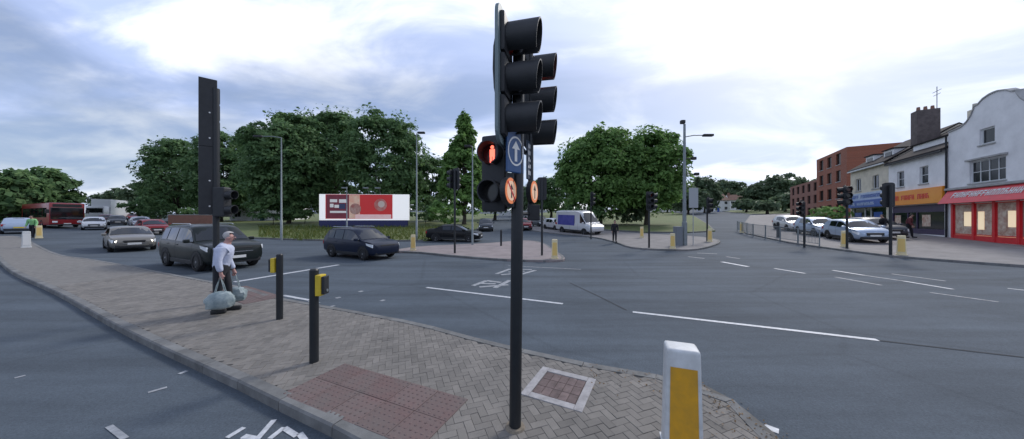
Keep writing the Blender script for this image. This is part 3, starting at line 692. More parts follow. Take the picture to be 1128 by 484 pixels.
ch = MB().bbox(-0.45, 0.42, 1.5, 2.8, 6.5, 10.7, 0.03).build('chimney', mat('sooty_brick', (0.12, 0.10, 0.095), 0.9, var=0.3, vscale=3), b)
for y in (1.75, 2.15, 2.55): MB().cyl((0, y, 10.7), (0, y, 11.05), 0.13, 0.1).build('chimney_pot', mat('clay_pot', (0.25, 0.13, 0.09), 0.8), ch)
MB().cyl((0.2, 2.7, 10.7), (0.2, 2.7, 12.6), 0.025).box(-0.3, 0.7, 2.685, 2.715, 12.2, 12.23).box(-0.2, 0.6, 2.685, 2.715, 11.9, 11.93).build('aerial', GREYM, ch)
MB().cyl((6.8, -0.06, 0), (6.8, -0.06, 6.1), 0.045).build('downpipe', DARKT, b)

# cream building with blue boards
b = unit('terraced_shop_building', 0.0, 'cream two storey building with blue shop boards next to brick block')
wall_mb(W, 6.2, [(1.1, 2.2, 3.9, 5.2), (4.3, 5.4, 3.9, 5.2), (0.3, 6.55, -0.02, 2.05)]).build('wall', CREAMW, b)
shell(W, 6.2, 8).build('side_wall', CREAMW, b); gable_ends(W, 6.2, 9.0, 4).build('gable_wall', CREAMW, b)
rf = roof_slab(W, 6.25, 9.0, 4).build('roof', SLATE, b); back_roof(W, 6.2, 9.0, 4).build('rear_slope', SLATE, rf)
MB().bbox(0.1, W-0.1, -0.33, -0.22, 6.0, 6.14, 0.02).build('gutter', WHITEP, b)
for x in (1.0, 4.2):
    MB().box(x, x+1.5, 0.8, 2.4, 6.6, 7.5).build('dormer', WHITEW, rf); MB().box(x-0.1, x+1.6, 0.68, 2.5, 7.51, 7.6).build('dormer_roof', SLATE, rf)
    MB().box(x+0.25, x+1.25, 0.77, 0.8, 6.75, 7.3).build('dormer_pane', WING, rf)
for x in (1.1, 4.3): window(b, x, x+1.1, 3.9, 5.2, 2, 1)
f1 = MB().bbox(0.1, 6.7, -0.16, -0.002, 2.85, 3.6, 0.02).build('upper_fascia', PALEBLUE, b); glyphs(f1, 0.6, 6.0, 3.05, 3.4, -0.165, BLUEP, 14, 5)
f2 = MB().bbox(0.1, 6.7, -0.34, -0.002, 2.1, 2.83, 0.02).build('lower_fascia', BLUEP, b); glyphs(f2, 1.2, 5.5, 2.3, 2.6, -0.345, PALEBLUE, 12, 6)
MB().box(0.31, 6.54, 0.12, 0.2, 0.0, 0.45).build('stall_riser', BLUEP, b)
for x in (0.31, 2.6, 3.7, 6.4): MB().box(x, x+0.12, 0.1, 0.2, 0.46, 2.04).build('mullion', WHITEP, b)
for a, c in ((0.43, 2.6), (2.72, 3.7), (3.82, 6.4)): MB().box(a, c, 0.15, 0.16, 0.46, 2.04).build('shop_pane', WING, b)
for a, c in ((0.6, 1.9), (4.2, 5.6)): MB().box(a, c, 0.13, 0.14, 0.7, 1.6).build('poster', BLUEP, b)

# modern brick block: a tall near wing and a lower far wing
near = Vector((47.0, 41.5)); L0 = 26.0
far = near+Vector((0.493, 0.870))*L0
b = empty('brick_block', (far.x, far.y, G(near.x, near.y)+0.1), SR, 'orange brick flats block with flat roof and tall end wall', 'building')
tx = 15.5; TH, LH = 10.4, 7.2
hs = [(tx+1.2+3.0*i, tx+2.7+3.0*i, 0.8+2.5*k, 2.45+2.5*k) for i in range(3) for k in range(4)]
w = wall_mb(L0-tx, TH, [(a-tx, c-tx, d, e) for a, c, d, e in hs], 0.3, -2).tf(Matrix.Translation((tx, 0, 0))).build('front_wall', BRICKO, b)
MB().box(L0-0.3, L0-0.002, 0.302, 14, -2, TH).box(tx+0.002, tx+0.3, 0.302, 14, -2, TH).box(tx+0.302, L0-0.302, 13.7, 13.99, -2, TH).build('side_wall', BRICKO, b)
MB().box(tx+0.05, L0-0.05, 0.05, 13.9, TH-0.3, TH-0.1).build('roof', SLATE, b)
for a, c, d, e in hs: window(b, a, c, d, e, 2, 1, frame=DARKT, y=0.15)
hs = [(1.2+2.9*i, 2.6+2.9*i, 0.9+2.2*k, 2.4+2.2*k) for i in range(5) for k in range(3)]
LW = mat('pale_red_brick', (0.24, 0.12, 0.09), 0.9, var=0.12, vscale=2)
wall_mb(tx-0.02, LH, hs, 0.3, -2).tf(Matrix.Translation((0, 0.4, 0))).build('low_front_wall', LW, b)
MB().box(0.002, 0.3, 0.702, 12, -2, LH).box(0.302, tx-0.1, 11.7, 11.99, -2, LH).build('low_side_wall', LW, b); MB().box(0.05, tx-0.05, 0.5, 11.9, LH-0.3, LH-0.1).build('low_roof', SLATE, b)
for a, c, d, e in hs: window(b, a, c, d, e, 2, 1, frame=DARKT, y=0.55, sill=False)
# small houses up the far road
def house(px, Z, w, label, wallm, roofm, rz, hh=4.6, rh=2.6):
    p = atz(px, Z, 0.1); h = empty('house', p, rz, label, 'house')
    wall_mb(w, hh, [(0.8, 2.0, 0.8, 2.0), (w-2.0, w-0.8, 0.8, 2.0), (0.8, 2.0, 3.0, 4.1), (w-2.0, w-0.8, 3.0, 4.1), (w/2-0.5, w/2+0.5, -0.2, 2.05)], 0.25, -2.5).build('wall', wallm, h)
    MB().box(0.002, 0.25, 0.252, 7, -2.5, hh).box(w-0.25, w-0.002, 0.252, 7, -2.5, hh).box(0.252, w-0.252, 6.75, 6.99, -2.5, hh).build('side_wall', wallm, h); gable_ends(w, hh, hh+rh, 3.5).build('gable_wall', wallm, h)
    r = roof_slab(w, hh, hh+rh, 3.5).build('roof', roofm, h); back_roof(w, hh, hh+rh, 3.5).build('rear_slope', roofm, r)
    MB().box(0.5, 1.2, 3.1, 3.8, hh+rh-0.6, hh+rh+1.0).build('chimney', LW, r)
    for a, c in ((0.8, 2.0), (w-2.0, w-0.8)):
        for z0, z1 in ((0.8, 2.0), (3.0, 4.1)): window(h, a, c, z0, z1, 2, 1, sill=False)
    MB().box(w/2-0.48, w/2+0.48, 0.1, 0.16, -0.2, 2.03).build('door', BLUEP, h)
TILE = mat('brown_tile', (0.16, 0.085, 0.06), 0.85, var=0.25, vscale=4)
house(779, 118, 9, 'pale house with brown roof left of the far road', WHITEW, TILE, R(0))
house(803, 135, 9, 'white gabled house right up the far road behind trees', WHITEW, TILE, R(-20))
house(818, 150, 9, 'cream house at the top of the far road', CREAMW, SLATE, R(-35))
house(253, 62, 12, 'low white house showing between the trunks left of the billboard', WHITEW, TILE, R(10), 3.4, 2.0)
b = empty('brick_wall', atz(185, 47, 0.1), R(8), 'low pinkish brick wall behind the queue under the trees', 'wall')
MB().box(0, 6.5, 0, 0.25, -0.5, 1.5).build('wall', LW, b); MB().bbox(-0.05, 6.55, -0.04, 0.29, 1.502, 1.6, 0.01).build('coping', STONE, b)

# ---------------------------------------------------------------- trees
def leaf_cloud(rs, lobes, leaf, dens, hull=None):
    """quads of leaf size on and in each lobe; lobes: (centre, radii)"""
    C = []; Nn = []; env = []
    for c, r in lobes:
        n = int(dens*(r[0]*r[1]*r[2])**(2/3))
        d = rs.normal(size=(n, 3)); d /= np.linalg.norm(d, axis=1)[:, None]
        d[:, 2] = np.where(d[:, 2] < -0.35, -d[:, 2]*0.6, d[:, 2])
        rad = 0.62+0.42*rs.random(n)**0.6
        C.append(np.array(c)+d*rad[:, None]*np.array(r)); Nn.append(d)
    if hull:                                     # a loose outer skin of leaves that ties the clumps together
        hx, hy, hz, hc, shape = hull; n = int(dens*1.15*(hx*hy*hz)**(2/3))
        d = rs.normal(size=(n, 3)); d /= np.linalg.norm(d, axis=1)[:, None]
        k = np.ones(n)
        if shape == 'cone': k = np.maximum(0.25, 0.95-0.62*(d[:, 2]+0.2))
        else: k = np.where(d[:, 2] < 0, (1-0.42*d[:, 2]**2)/np.sqrt(np.maximum(0.15, 1-d[:, 2]**2)), 1.0)
        a = np.arctan2(d[:, 1], d[:, 0]); ph = rs.uniform(0, 6.28, 6)
        lump = 1+0.09*np.sin(3*a+4*d[:, 2]+ph[0])+0.07*np.sin(5*a-6*d[:, 2]+ph[1])+0.055*np.sin(8*a+9*d[:, 2]+ph[2])
        rad = (0.76+0.21*rs.random(n)**0.8)*lump
        q = d*np.array([hx, hy, hz]); hole = np.sin(q[:, 0]*0.9+ph[3])*np.sin(q[:, 1]*0.8+ph[4])+np.sin(q[:, 2]*1.1+q[:, 0]*0.7+ph[5])*0.8+np.sin(q[:, 2]*2.3-q[:, 1]*1.7+ph[0])*0.5
        keep = hole > rs.normal(size=n)*0.25-0.45; d, k, rad, a = d[keep], k[keep], rad[keep], a[keep]
        C.append(np.stack([d[:, 0]*hx*k*rad, d[:, 1]*hy*k*rad, hc+d[:, 2]*hz*rad], 1)); Nn.append(d)
    C = np.concatenate(C); Nn = np.concatenate(Nn); n = len(C)
    nn = Nn*0.8+np.array([0, 0, 0.55])+rs.normal(size=(n, 3))*0.55; nn /= np.linalg.norm(nn, axis=1)[:, None]
    up = rs.normal(size=(n, 3)); u = np.cross(nn, up); u /= np.linalg.norm(u, axis=1)[:, None]; w = np.cross(nn, u)
    s = leaf*(0.4+1.2*rs.random(n)**1.5)[:, None]; a = u*s*0.62; b = w*s
    fold = nn*s*0.18
    Q = np.stack([C-b, C+a*0.9-b*0.1+fold, C+b, C-a*0.9-b*0.1+fold], 1).reshape(-1, 3)
    return Q
def quads_mesh(name, Q):
    n = len(Q)//4; me = bpy.data.meshes.new(name)
    me.vertices.add(len(Q)); me.vertices.foreach_set('co', Q.astype(np.float32).ravel())
    me.loops.add(n*4); me.loops.foreach_set('vertex_index', np.arange(n*4, dtype=np.int32))
    me.polygons.add(n); me.polygons.foreach_set('loop_start', np.arange(0, n*4, 4, dtype=np.int32)); me.update(calc_edges=True); return me
def tree(name, loc, hgt, rx, ry, base, label, m=LEAFA, seed=1, leaf=0.27, dens=150, nl=60, group=None, shape='round', tr=0.35):
    rs = np.random.RandomState(seed); root = empty(name, loc, 0, label, 'tree', group)
    cz = (hgt+base)/2; rz = (hgt-base)/2; lobes = []; tb = MB()
    fork = base+0.3*(hgt-base)
    tb.tube([(0, 0, -0.3), (0.05, 0, base*0.5), (0.1, 0.05, base), (0.1, 0.1, fork)], [tr*1.25, tr, tr*0.85, tr*0.6], 9)
    nl = int(nl*1.35)
    for i in range(nl):
        while True:
            p = rs.uniform(-1, 1, 3); q = np.linalg.norm(p)
            if q <= 1 and q > 0.42: break
        k = 1.0
        if shape == 'round':
            if p[2] < 0: k = (1-0.42*p[2]*p[2])/math.sqrt(max(0.15, 1-p[2]*p[2]))
        elif shape == 'cone': k = max(0.25, 0.95-0.62*(p[2]+0.2))
        f = 0.84
        c = np.array([p[0]*rx*f*k, p[1]*ry*f*k, cz+p[2]*rz*0.88])
        r = rs.uniform(0.6, 1.35)*min(rx, ry)*0.21
        lobes.append((c, (r*rs.uniform(0.9, 1.25), r*rs.uniform(0.9, 1.25), r*rs.uniform(0.7, 0.95))))
        if i % 5 == 0 and name != 'bush':
            e = Vector(c)*0.92; e.z = c[2]*0.97; s0 = Vector((0.1, 0.08, base+(fork-base)*rs.random()))
            mid = s0.lerp(e, 0.5)+Vector((0, 0, 0.08*hgt*rs.random()))
            tb.tube([s0, mid, e], [tr*0.42, tr*0.24, tr*0.08], 6)
    tb.build('trunk', BARK, root, smooth=60)
    mesh_obj('crown', quads_mesh('crown', leaf_cloud(rs, lobes, leaf, dens, None if name == 'bush' else (rx*0.93, ry*0.93, rz*0.95, cz, shape))), m, root)
    return root
def tree_px(name, px, Z, top, wpx, label, **kw):
    p = atz(px, Z, 0.1); az = math.atan2(p.x, p.y)
    hgt = H+(CY-top)*Z/F-p.z; rx = wpx*Z/F/2*(math.cos(az)**0.5)
    return tree(name, p, hgt, rx, rx*kw.pop('deep', 0.9), kw.pop('base', 1.2), label, **kw)
g = 'big trees behind the junction'
tree_px('broadleaf_tree', 318, 50, 124, 112, 'broad dark tree left of and behind the billboard', seed=11, nl=95, base=1.0, group=g)
tree_px('broadleaf_tree', 362, 56, 116, 100, 'tall dark tree rising in the middle behind the billboard', seed=12, nl=90, base=1.0, group=g)
tree_px('broadleaf_tree', 425, 51, 119, 102, 'broad dark tree behind the right end of the billboard', seed=13, nl=90, base=1.0, group=g)
tree_px('broadleaf_tree', 243, 58, 142, 84, 'dark tree behind the tall black signal post on the left', seed=14, nl=70, group=g)
tree_px('broadleaf_tree', 195, 62, 152, 92, 'dark tree leftmost of the big group over the queue', seed=15, nl=70, base=1.0, group=g)
tree_px('broadleaf_tree', 285, 64, 150, 84, 'tree filling the gap between the two big dark groups', seed=16, nl=60, group=g)
tree_px('narrow_tree', 511, 48, 124, 56, 'narrow pointed light green tree between billboard and red signal', m=LEAFB, seed=17, nl=70, shape='cone', base=0.8, leaf=0.36, deep=1.0)
tree_px('broadleaf_tree', 474, 58, 168, 56, 'small dark tree between billboard and narrow pointed tree', seed=18, nl=50)
tree_px('broadleaf_tree', 545, 66, 185, 60, 'dark tree beyond the small black car up the middle road', seed=19, nl=50)
g = 'round green trees past the van'
tree_px('broadleaf_tree', 661, 45, 140, 106, 'round green tree directly above the white van', m=LEAFB, seed=21, nl=95, base=0.9, group=g)
tree_px('broadleaf_tree', 712, 44, 138, 98, 'round green tree just left of the tall lamp column', m=LEAFB, seed=22, nl=95, base=1.4, group=g)
tree_px('broadleaf_tree', 607, 72, 194, 62, 'lower dark tree left of the two round green trees', seed=23, nl=50)
tree_px('broadleaf_tree', 585, 95, 205, 60, 'far dark tree behind the main signal pole', seed=24, nl=40, m=LEAFC)
g = 'far trees up the right road'
for i, (px, Z, top, w, lab) in enumerate([(776, 105, 194, 40, 'far tree just right of the lamp column'), (797, 160, 198, 50, 'far pale tree above the white houses'), (832, 112, 203, 34, 'small far tree left of the bushy pair up the road'),
        (851, 110, 194, 44, 'far bushy tree left beside the low brick wing'), (872, 112, 192, 44, 'far bushy tree touching the low brick wing'), (812, 190, 206, 30, 'farthest pale tree at the top of the road'), (893, 130, 196, 40, 'far tree behind the roof of the low brick wing'), (758, 92, 205, 44, 'low far tree behind the sign on the lamp column'), (735, 120, 212, 50, 'low far tree seen under the round green trees'), (842, 190, 210, 40, 'pale tree on the skyline above the service road'), (785, 200, 209, 60, 'wide pale tree on the skyline behind the white houses'), (865, 92, 214, 34, 'lower bushy tree in front of the bushy pair up the road'), (822, 96, 220, 30, 'small round bush at the bend of the far road'), (700, 84, 208, 50, 'low far tree directly behind the right round green tree'), (880, 84, 212, 40, 'leafy tree before the low brick wing'), (845, 78, 222, 30, 'hedge tree left of the low brick wing beside the road')]):
    tree_px('far_tree', px, Z, top, w, lab, m=LEAFC, seed=30+i, nl=44, leaf=0.6, dens=44, group=g, base=0.8)
g = 'trees on the far left'
for i, (px, Z, top, w, lab) in enumerate([(8, 40, 186, 90, 'dark bushy tree at the left edge of the picture'), (50, 47, 184, 72, 'dark bushy tree above the red bus'), (-40, 42, 190, 70, 'dark bushy tree just past the left picture edge'), (30, 56, 193, 60, 'dark tree behind the two bushy trees on the far left')]):
    tree_px('bushy_tree', px, Z, top, w, lab, seed=40+i, nl=70, base=0.2, leaf=0.38, group=g, tr=0.25)
for i, (px, Z, top, w, lab) in enumerate([(130, 95, 207, 34, 'far tree over the end of the traffic queue'), (152, 85, 201, 40, 'far tree left beside the big group over the queue'), (112, 130, 212, 30, 'small far tree at the end of the left road'), (176, 75, 190, 40, 'tree tucked left against the big dark group')]):
    tree_px('far_tree', px, Z, top, w, lab, m=LEAFC, seed=50+i, nl=44, leaf=0.55, dens=46, base=0.8)
def bush(px, Z, hgt, r, label, m=LEAFA, seed=1, base=0.1, **kw):
    t = tree('bush', atz(px, Z, 0.1), hgt, r, r*0.8, base, label, m=m, seed=seed, nl=26, leaf=0.26, dens=120, tr=0.06, **kw); t['category'] = 'bush'
    return t
bush(300, 47, 4.5, 4.2, 'dark bush under the trees left of the billboard', seed=61)
bush(335, 50, 4.5, 4.5, 'dark bush directly behind the left end of the billboard', seed=62)
bush(400, 48, 4.0, 5.5, 'dark bush directly behind the middle of the billboard', seed=69)
bush(468, 49, 5.0, 4.0, 'dark bush at the right end of the billboard', seed=63)
bush(489, 42, 4.5, 3.0, 'green bush behind the black car under the pointed tree', LEAFB, seed=64)
bush(640, 43, 3.5, 4.0, 'dark bush behind the white van', seed=65)
bush(690, 46, 3.0, 3.5, 'grey green bush under the round trees', LEAFC, seed=66)
bush(912, 33, 2.4, 2.2, 'hedge bush before the brick block behind parked cars', LEAFB, seed=67)
bush(225, 52, 3.2, 4.0, 'dark bush behind the low brick wall on the left', seed=68)
bush(165, 55, 5.0, 4.5, 'dark bush behind the queue beside the brick wall', seed=70)
# rough grass tufts on the verge before the billboard: uncountable
rs = np.random.RandomState(5); pts = []
while len(pts) < 5200:
    px = rs.uniform(285, 500); Z = rs.uniform(24, 44); p = atz(px, Z, 0.12)
    if inside(PPV, p.x, p.y) if 'PPV' in globals() else inside([v for v in px_poly([(200, 259), (330, 265.5), (470, 266.5), (500, 262), (500, 252), (200, 250)])], p.x, p.y): pts.append(p)
Pn = np.array([p[:] for p in pts]); n = len(Pn); a = rs.uniform(0, 6.28, n); h = rs.uniform(0.12, 0.42, n); w = rs.uniform(0.02, 0.05, n); lx = rs.normal(size=n)*0.1; ly = rs.normal(size=n)*0.1
dx = np.stack([np.cos(a)*w, np.sin(a)*w, 0*a], 1); tp = Pn+np.stack([lx, ly, h], 1)
gq = np.stack([Pn-dx, Pn+dx, tp+dx*0.3, tp-dx*0.3], 1).reshape(-1, 3)
tag(mesh_obj('grass_tufts', quads_mesh('grass_tufts', gq), leaf_mat('grass_blade', (0.06, 0.11, 0.02), (0.16, 0.17, 0.05))), 'rough grass on the verge before the billboard', 'grass', kind='stuff')

# ---------------------------------------------------------------- vehicles
def lerp_st(st, x):
    for a, b in zip(st, st[1:]):
        if a[0] <= x <= b[0]:
            t = (x-a[0])/(b[0]-a[0]); return [a[i]+(b[i]-a[i])*t for i in range(5)]
    return list(st[-1] if x > st[-1][0] else st[0])
def ring(s, tumble=0.17):
    x, w, zb, belt, top = s; c = max(0.0, min(1.0, (top-belt-0.06)/0.5)); rw = w*0.955-tumble*c
    return [(x, 0, zb), (x, w*0.86, zb), (x, w*0.97, zb+0.10), (x, w, zb+0.45*(belt-zb)), (x, w*0.992, belt-0.10), (x, w*0.955, belt), (x, rw+0.012*c, top-0.06*c-0.012), (x, rw*0.86, top-0.004), (x, rw*0.5, top+0.018), (x, 0, top+0.025)]
def car_kind(style):
    if style == 'suv': L, st = 4.7, [(-2.35, .74, .48, .80, .84), (-2.31, .86, .38, .98, 1.03), (-2.24, .91, .33, 1.06, 1.12), (-1.93, .945, .28, 1.09, 1.60), (-1.78, .95, .27, 1.09, 1.67), (-.9, .955, .25, 1.07, 1.73), (-.1, .955, .25, 1.05, 1.73), (.35, .955, .25, 1.04, 1.68), (.52, .955, .25, 1.03, 1.62), (1.28, .945, .25, 1.02, 1.07), (1.75, .93, .27, .98, 1.03), (2.1, .89, .29, .91, .95), (2.27, .80, .32, .80, .84), (2.34, .66, .4, .66, .70)]; wb, wr, cab = (-1.42, 1.42), .36, (-1.93, -1.78, .52, 1.28)
    elif style == 'jeep': L, st = 4.8, [(-2.4, .80, .50, .86, .90), (-2.37, .90, .40, 1.06, 1.10), (-2.30, .94, .34, 1.14, 1.20), (-2.12, .965, .30, 1.17, 1.70), (-2.0, .97, .29, 1.17, 1.77), (-.9, .975, .27, 1.15, 1.83), (-.1, .975, .27, 1.13, 1.83), (.40, .975, .27, 1.12, 1.78), (.55, .975, .27, 1.12, 1.72), (1.22, .965, .27, 1.10, 1.15), (1.8, .95, .29, 1.07, 1.12), (2.18, .92, .31, 1.02, 1.06), (2.34, .86, .34, .93, .97), (2.4, .74, .42, .80, .84)]; wb, wr, cab = (-1.46, 1.46), .38, (-2.12, -2.0, .55, 1.22)
    elif style == 'saloon': L, st = 4.6, [(-2.3, .70, .46, .78, .82), (-2.25, .82, .36, .92, .97), (-2.15, .87, .30, .97, 1.02), (-1.62, .89, .25, 1.0, 1.05), (-.92, .90, .22, .98, 1.37), (-.75, .90, .22, .97, 1.40), (-.1, .90, .21, .95, 1.43), (.25, .90, .21, .94, 1.40), (.42, .90, .21, .93, 1.35), (1.2, .89, .21, .91, .95), (1.75, .87, .22, .85, .89), (2.1, .81, .25, .76, .80), (2.24, .72, .28, .66, .70), (2.3, .58, .36, .56, .6)]; wb, wr, cab = (-1.4, 1.38), .32, (-1.62, -.92, .42, 1.2)
    elif style == 'hatch': L, st = 4.1, [(-2.05, .74, .44, .82, .86), (-2.0, .82, .34, .96, 1.0), (-1.93, .85, .29, 1.0, 1.05), (-1.55, .865, .25, 1.0, 1.40), (-1.4, .87, .24, .99, 1.45), (-.6, .88, .22, .97, 1.49), (.0, .88, .22, .95, 1.48), (.3, .88, .22, .94, 1.43), (.42, .88, .22, .94, 1.39), (1.15, .865, .22, .93, .97), (1.6, .84, .24, .87, .91), (1.88, .78, .27, .77, .81), (2.0, .68, .31, .66, .7), (2.05, .56, .38, .55, .6)]; wb, wr, cab = (-1.25, 1.25), .31, (-1.55, -1.4, .42, 1.15)
    elif style == 'van': L, st = 5.9, [(-2.95, .93, .42, 1.15, 2.36), (-2.9, .97, .38, 1.2, 2.46), (-2.5, .985, .35, 1.2, 2.50), (-1, .99, .35, 1.2, 2.52), (.6, .99, .35, 1.2, 2.52), (1.1, .985, .35, 1.2, 2.42), (1.25, .985, .35, 1.2, 2.34), (2.1, .97, .35, 1.19, 1.26), (2.6, .93, .38, 1.06, 1.1), (2.85, .84, .42, .9, .94), (2.95, .68, .48, .7, .74)]; wb, wr, cab = (-1.75, 1.85), .34, (-2.95, -2.9, 1.25, 2.1)
    return L, st, wb, wr, cab
def quad_patch(corners, off, inset=0.04, n=2):
    a, b, c, d = [Vector(q) for q in corners]; cen = (a+b+c+d)/4; a, b, c, d = [q+(cen-q).normalized()*inset for q in (a, b, c, d)]
    nn = (b-a).cross(d-a).normalized(); o = nn*off
    return MB().add([a+o, b+o, c+o, d+o, a-nn*0.02, b-nn*0.02, c-nn*0.02, d-nn*0.02], [(0, 1, 2, 3), (0, 1, 5, 4), (1, 2, 6, 5), (2, 3, 7, 6), (3, 0, 4, 7)])
PROTO = {}
def wheel_meshes(r, w=0.21):
    ty = MB(); n = 22; prof_ = [(r*0.66, -w/2), (r*0.93, -w/2), (r, -w*0.36), (r, w*0.36), (r*0.93, w/2), (r*0.66, w/2)]
    for k in range(n):
        t = 2*math.pi*k/n
        for rr, y in prof_: ty.v.append((rr*math.cos(t), y, rr*math.sin(t)))
    for k in range(n):
        for q in range(5): ty.f.append((k*6+q, ((k+1) % n)*6+q, ((k+1) % n)*6+q+1, k*6+q+1))
    rim = MB().cyl((0, -w*0.42, 0), (0, w*0.30, 0), r*0.66, r*0.66, 20).cyl((0, w*0.30, 0), (0, w*0.46, 0), r*0.16, r*0.12, 8)
    for k in range(5):
        t = 2*math.pi*k/5; c, s = math.cos(t), math.sin(t)
        sp = MB().box(r*0.1, r*0.64, w*0.30, w*0.40, -r*0.085, r*0.085); sp.v = [(x*c-z*s, y, x*s+z*c) for x, y, z in sp.v]; rim.add(sp.v, sp.f)
    dk = MB().cyl((0, w*0.302, 0), (0, w*0.315, 0), r*0.6, r*0.6, 20)
    return ty, rim, dk
def make_car(style, paint, lit=False, sidepanel=None):
    L, st, wb, wr, cab = car_kind(style); root = empty('parked_car' if style != 'van' else 'van', (0, 0, 0))
    xs = sorted({round(s[0], 3) for s in st} | {round(st[0][0]+0.15+i*0.22, 3) for i in range(int((L-0.3)/0.22))})
    tum = 0.05 if style == 'van' else 0.17
    rg = [ring(lerp_st(st, x), tum) for x in xs]; n = len(rg[0]); mb = MB()
    full = []
    for r_ in rg:
        pts = list(r_)+[(x, -y, z) for x, y, z in reversed(r_[1:-1])]; full.append(pts)
    m = len(full[0])
    for pts in full: mb.v += pts
    for i in range(len(full)-1):
        for k in range(m): mb.f.append((i*m+k, i*m+(k+1) % m, (i+1)*m+(k+1) % m, (i+1)*m+k))
    mb.f += [tuple(range(m)), tuple(range((len(full)-1)*m, len(full)*m))]
    mb.build('body', paint, root, smooth=28)
    def P(x, k): return ring(lerp_st(st, x), tum)[k]
    def mir(p): return (p[0], -p[1], p[2])
    x0, x1, x2, x3 = cab
    # windscreen and rear window
    a, b = P(x3-0.03, 6), P(x2+0.03, 6)
    for nm, (lo, hi), flip in (('windscreen', (x3-0.06, x2+0.04), 1), ('rear_window', (x0+0.04, x1-0.02), -1)):
        if style == 'van' and nm == 'rear_window': continue
        l, h_ = P(lo, 6), P(hi, 6); lz, hz = P(lo, 8), P(hi, 8); e = 0.012
        q = MB()
        rowl = [(lo, l[1]*t, l[2]+(lz[2]-l[2])*(1-t*t)) for t in (-.94, -.6, -.2, .2, .6, .94)]; rowh = [(hi, h_[1]*t, h_[2]+(hz[2]-h_[2])*(1-t*t)) for t in (-.9, -.58, -.2, .2, .58, .9)]
        off = Vector(((hi-lo), 0, 0)); nv = Vector((abs(h_[2]-l[2])*flip, 0, abs(hi-lo))).normalized()*0.016
        q.v = [tuple(Vector(v)+nv) for v in rowl+rowh]; q.f = [(i, i+1, i+7, i+6) for i in range(5)]
        q.build(nm, GLASS, root, smooth=60)
    # side windows
    if style == 'van': spans = [(1.2, 2.0)]
    else:
        mid = (x1+x3)/2-0.12 if style != 'saloon' else -0.1; spans = [((x1+0.1 if style == 'saloon' else x1+0.35), mid-0.04), (mid+0.04, x3-0.16)]
        if style in ('suv', 'jeep'): spans = [(x1+0.03, x1+0.55), (x1+0.63, mid-0.02), (mid+0.06, x3-0.16)]
    for s in (1, -1):
        for a_, b_ in spans:
            pa, pb, ta, tb_ = P(a_, 5), P(b_, 5), P(a_, 6), P(b_, 6)
            if tb_[2]-pb[2] < 0.12:
                tb_ = (b_, pb[1], pb[2]+0.10)
            cs_ = [pa, pb, tb_, ta]
            xm = (a_+b_)/2; 
            if s < 0: cs_ = [mir(c) for c in (pb, pa, ta, tb_)]
            cs_ = [(c[0], c[1]+s*0.0, c[2]) for c in cs_]
            # follow the roof line where it bends
            w_ = MB(); k = 6; lo_ = []; hi_ = []
            for i in range(k+1):
                x = a_+(b_-a_)*i/k; p, t_ = P(x, 5), P(x, 6); hh = t_[2]-p[2]
                lo_.append((x, s*(p[1]+0.008), p[2]+0.035)); 
                f = max(0.12, (hh-0.05)/max(hh, 0.01)) if hh > 0.12 else 0.6
                hi_.append((x, s*(p[1]+(t_[1]-p[1])*f+0.010), p[2]+hh*f))
            w_.v = lo_+hi_; w_.f = [(i, i+1, k+2+i, k+1+i) for i in range(k)]
            w_.build('side_window', GLASS, root)
        # pillars behind the belt, door seams and handles
        for xd in ([spans[0][0], spans[-1][0]-0.03, spans[-1][1]+0.0] if style != 'van' else [0.9, -0.4]):
            p4, p3 = P(xd, 4), P(xd, 3); MB().add([(xd-0.008, s*(P(xd, 5)[1]+0.005), P(xd, 5)[2]), (xd+0.008, s*(P(xd, 5)[1]+0.005), P(xd, 5)[2]), (xd+0.008, s*(p4[1]+0.005), p4[2]), (xd-0.008, s*(p4[1]+0.005), p4[2]), (xd-0.008, s*(p3[1]+0.005), p3[2]), (xd+0.008, s*(p3[1]+0.005), p3[2]), (xd-0.008, s*(P(xd, 2)[1]+0.005), P(xd, 2)[2]), (xd+0.008, s*(P(xd, 2)[1]+0.005), P(xd, 2)[2])], [(0, 1, 2, 3), (3, 2, 5, 4), (4, 5, 7, 6)]).build('door_seam', DARKT, root)
        for a_, b_ in (spans[-2:] if style != 'van' else [(1.0, 1.3)]):
            p = P(a_+0.12, 4); MB().bbox(a_+0.06, a_+0.26, min(s*p[1], s*(p[1]+0.03)), max(s*p[1], s*(p[1]+0.03)), p[2]-0.04, p[2]-0.01, 0.006).build('door_handle', paint, root)
        # sill trim
        p = P(0, 2); MB().bbox(wb[0]+wr+0.08, wb[1]-wr-0.08, min(s*(p[1]-0.06), s*(p[1]+0.02)), max(s*(p[1]-0.06), s*(p[1]+0.02)), p[2]-0.11, p[2]+0.06, 0.02).build('sill_trim', DARKT, root)
        # mirror
        p = P(x3-0.28, 5); mr = MB().bbox(p[0]-0.06, p[0]+0.08, min(s*(p[1]+0.05), s*(p[1]+0.24)), max(s*(p[1]+0.05), s*(p[1]+0.24)), p[2]+0.02, p[2]+0.17, 0.04).build('door_mirror', paint, root, smooth=50)
        MB().box(p[0]-0.02, p[0]+0.04, min(s*(p[1]-0.02), s*(p[1]+0.08)), max(s*(p[1]-0.02), s*(p[1]+0.08)), p[2]+0.03, p[2]+0.07).build('mirror_arm', DARKT, mr)
        # lamps
        fx = st[-3][0]; fw = st[-3][1]; fz = st[-3][3]
        hl = MB().add([(fx-0.42, s*(P(fx-0.42, 4)[1]+0.012), fz+0.03), (fx+0.03, s*(fw+0.006), fz-0.02), (fx+0.15, s*(fw*0.60), fz-0.10), (fx+0.165, s*(fw*0.60), fz-0.22), (fx+0.06, s*(fw+0.004), fz-0.20), (fx-0.36, s*(P(fx-0.36, 4)[1]+0.012), fz-0.08)], [(0, 1, 4, 5), (1, 2, 3, 4)]).build('headlight', HEADL, root)
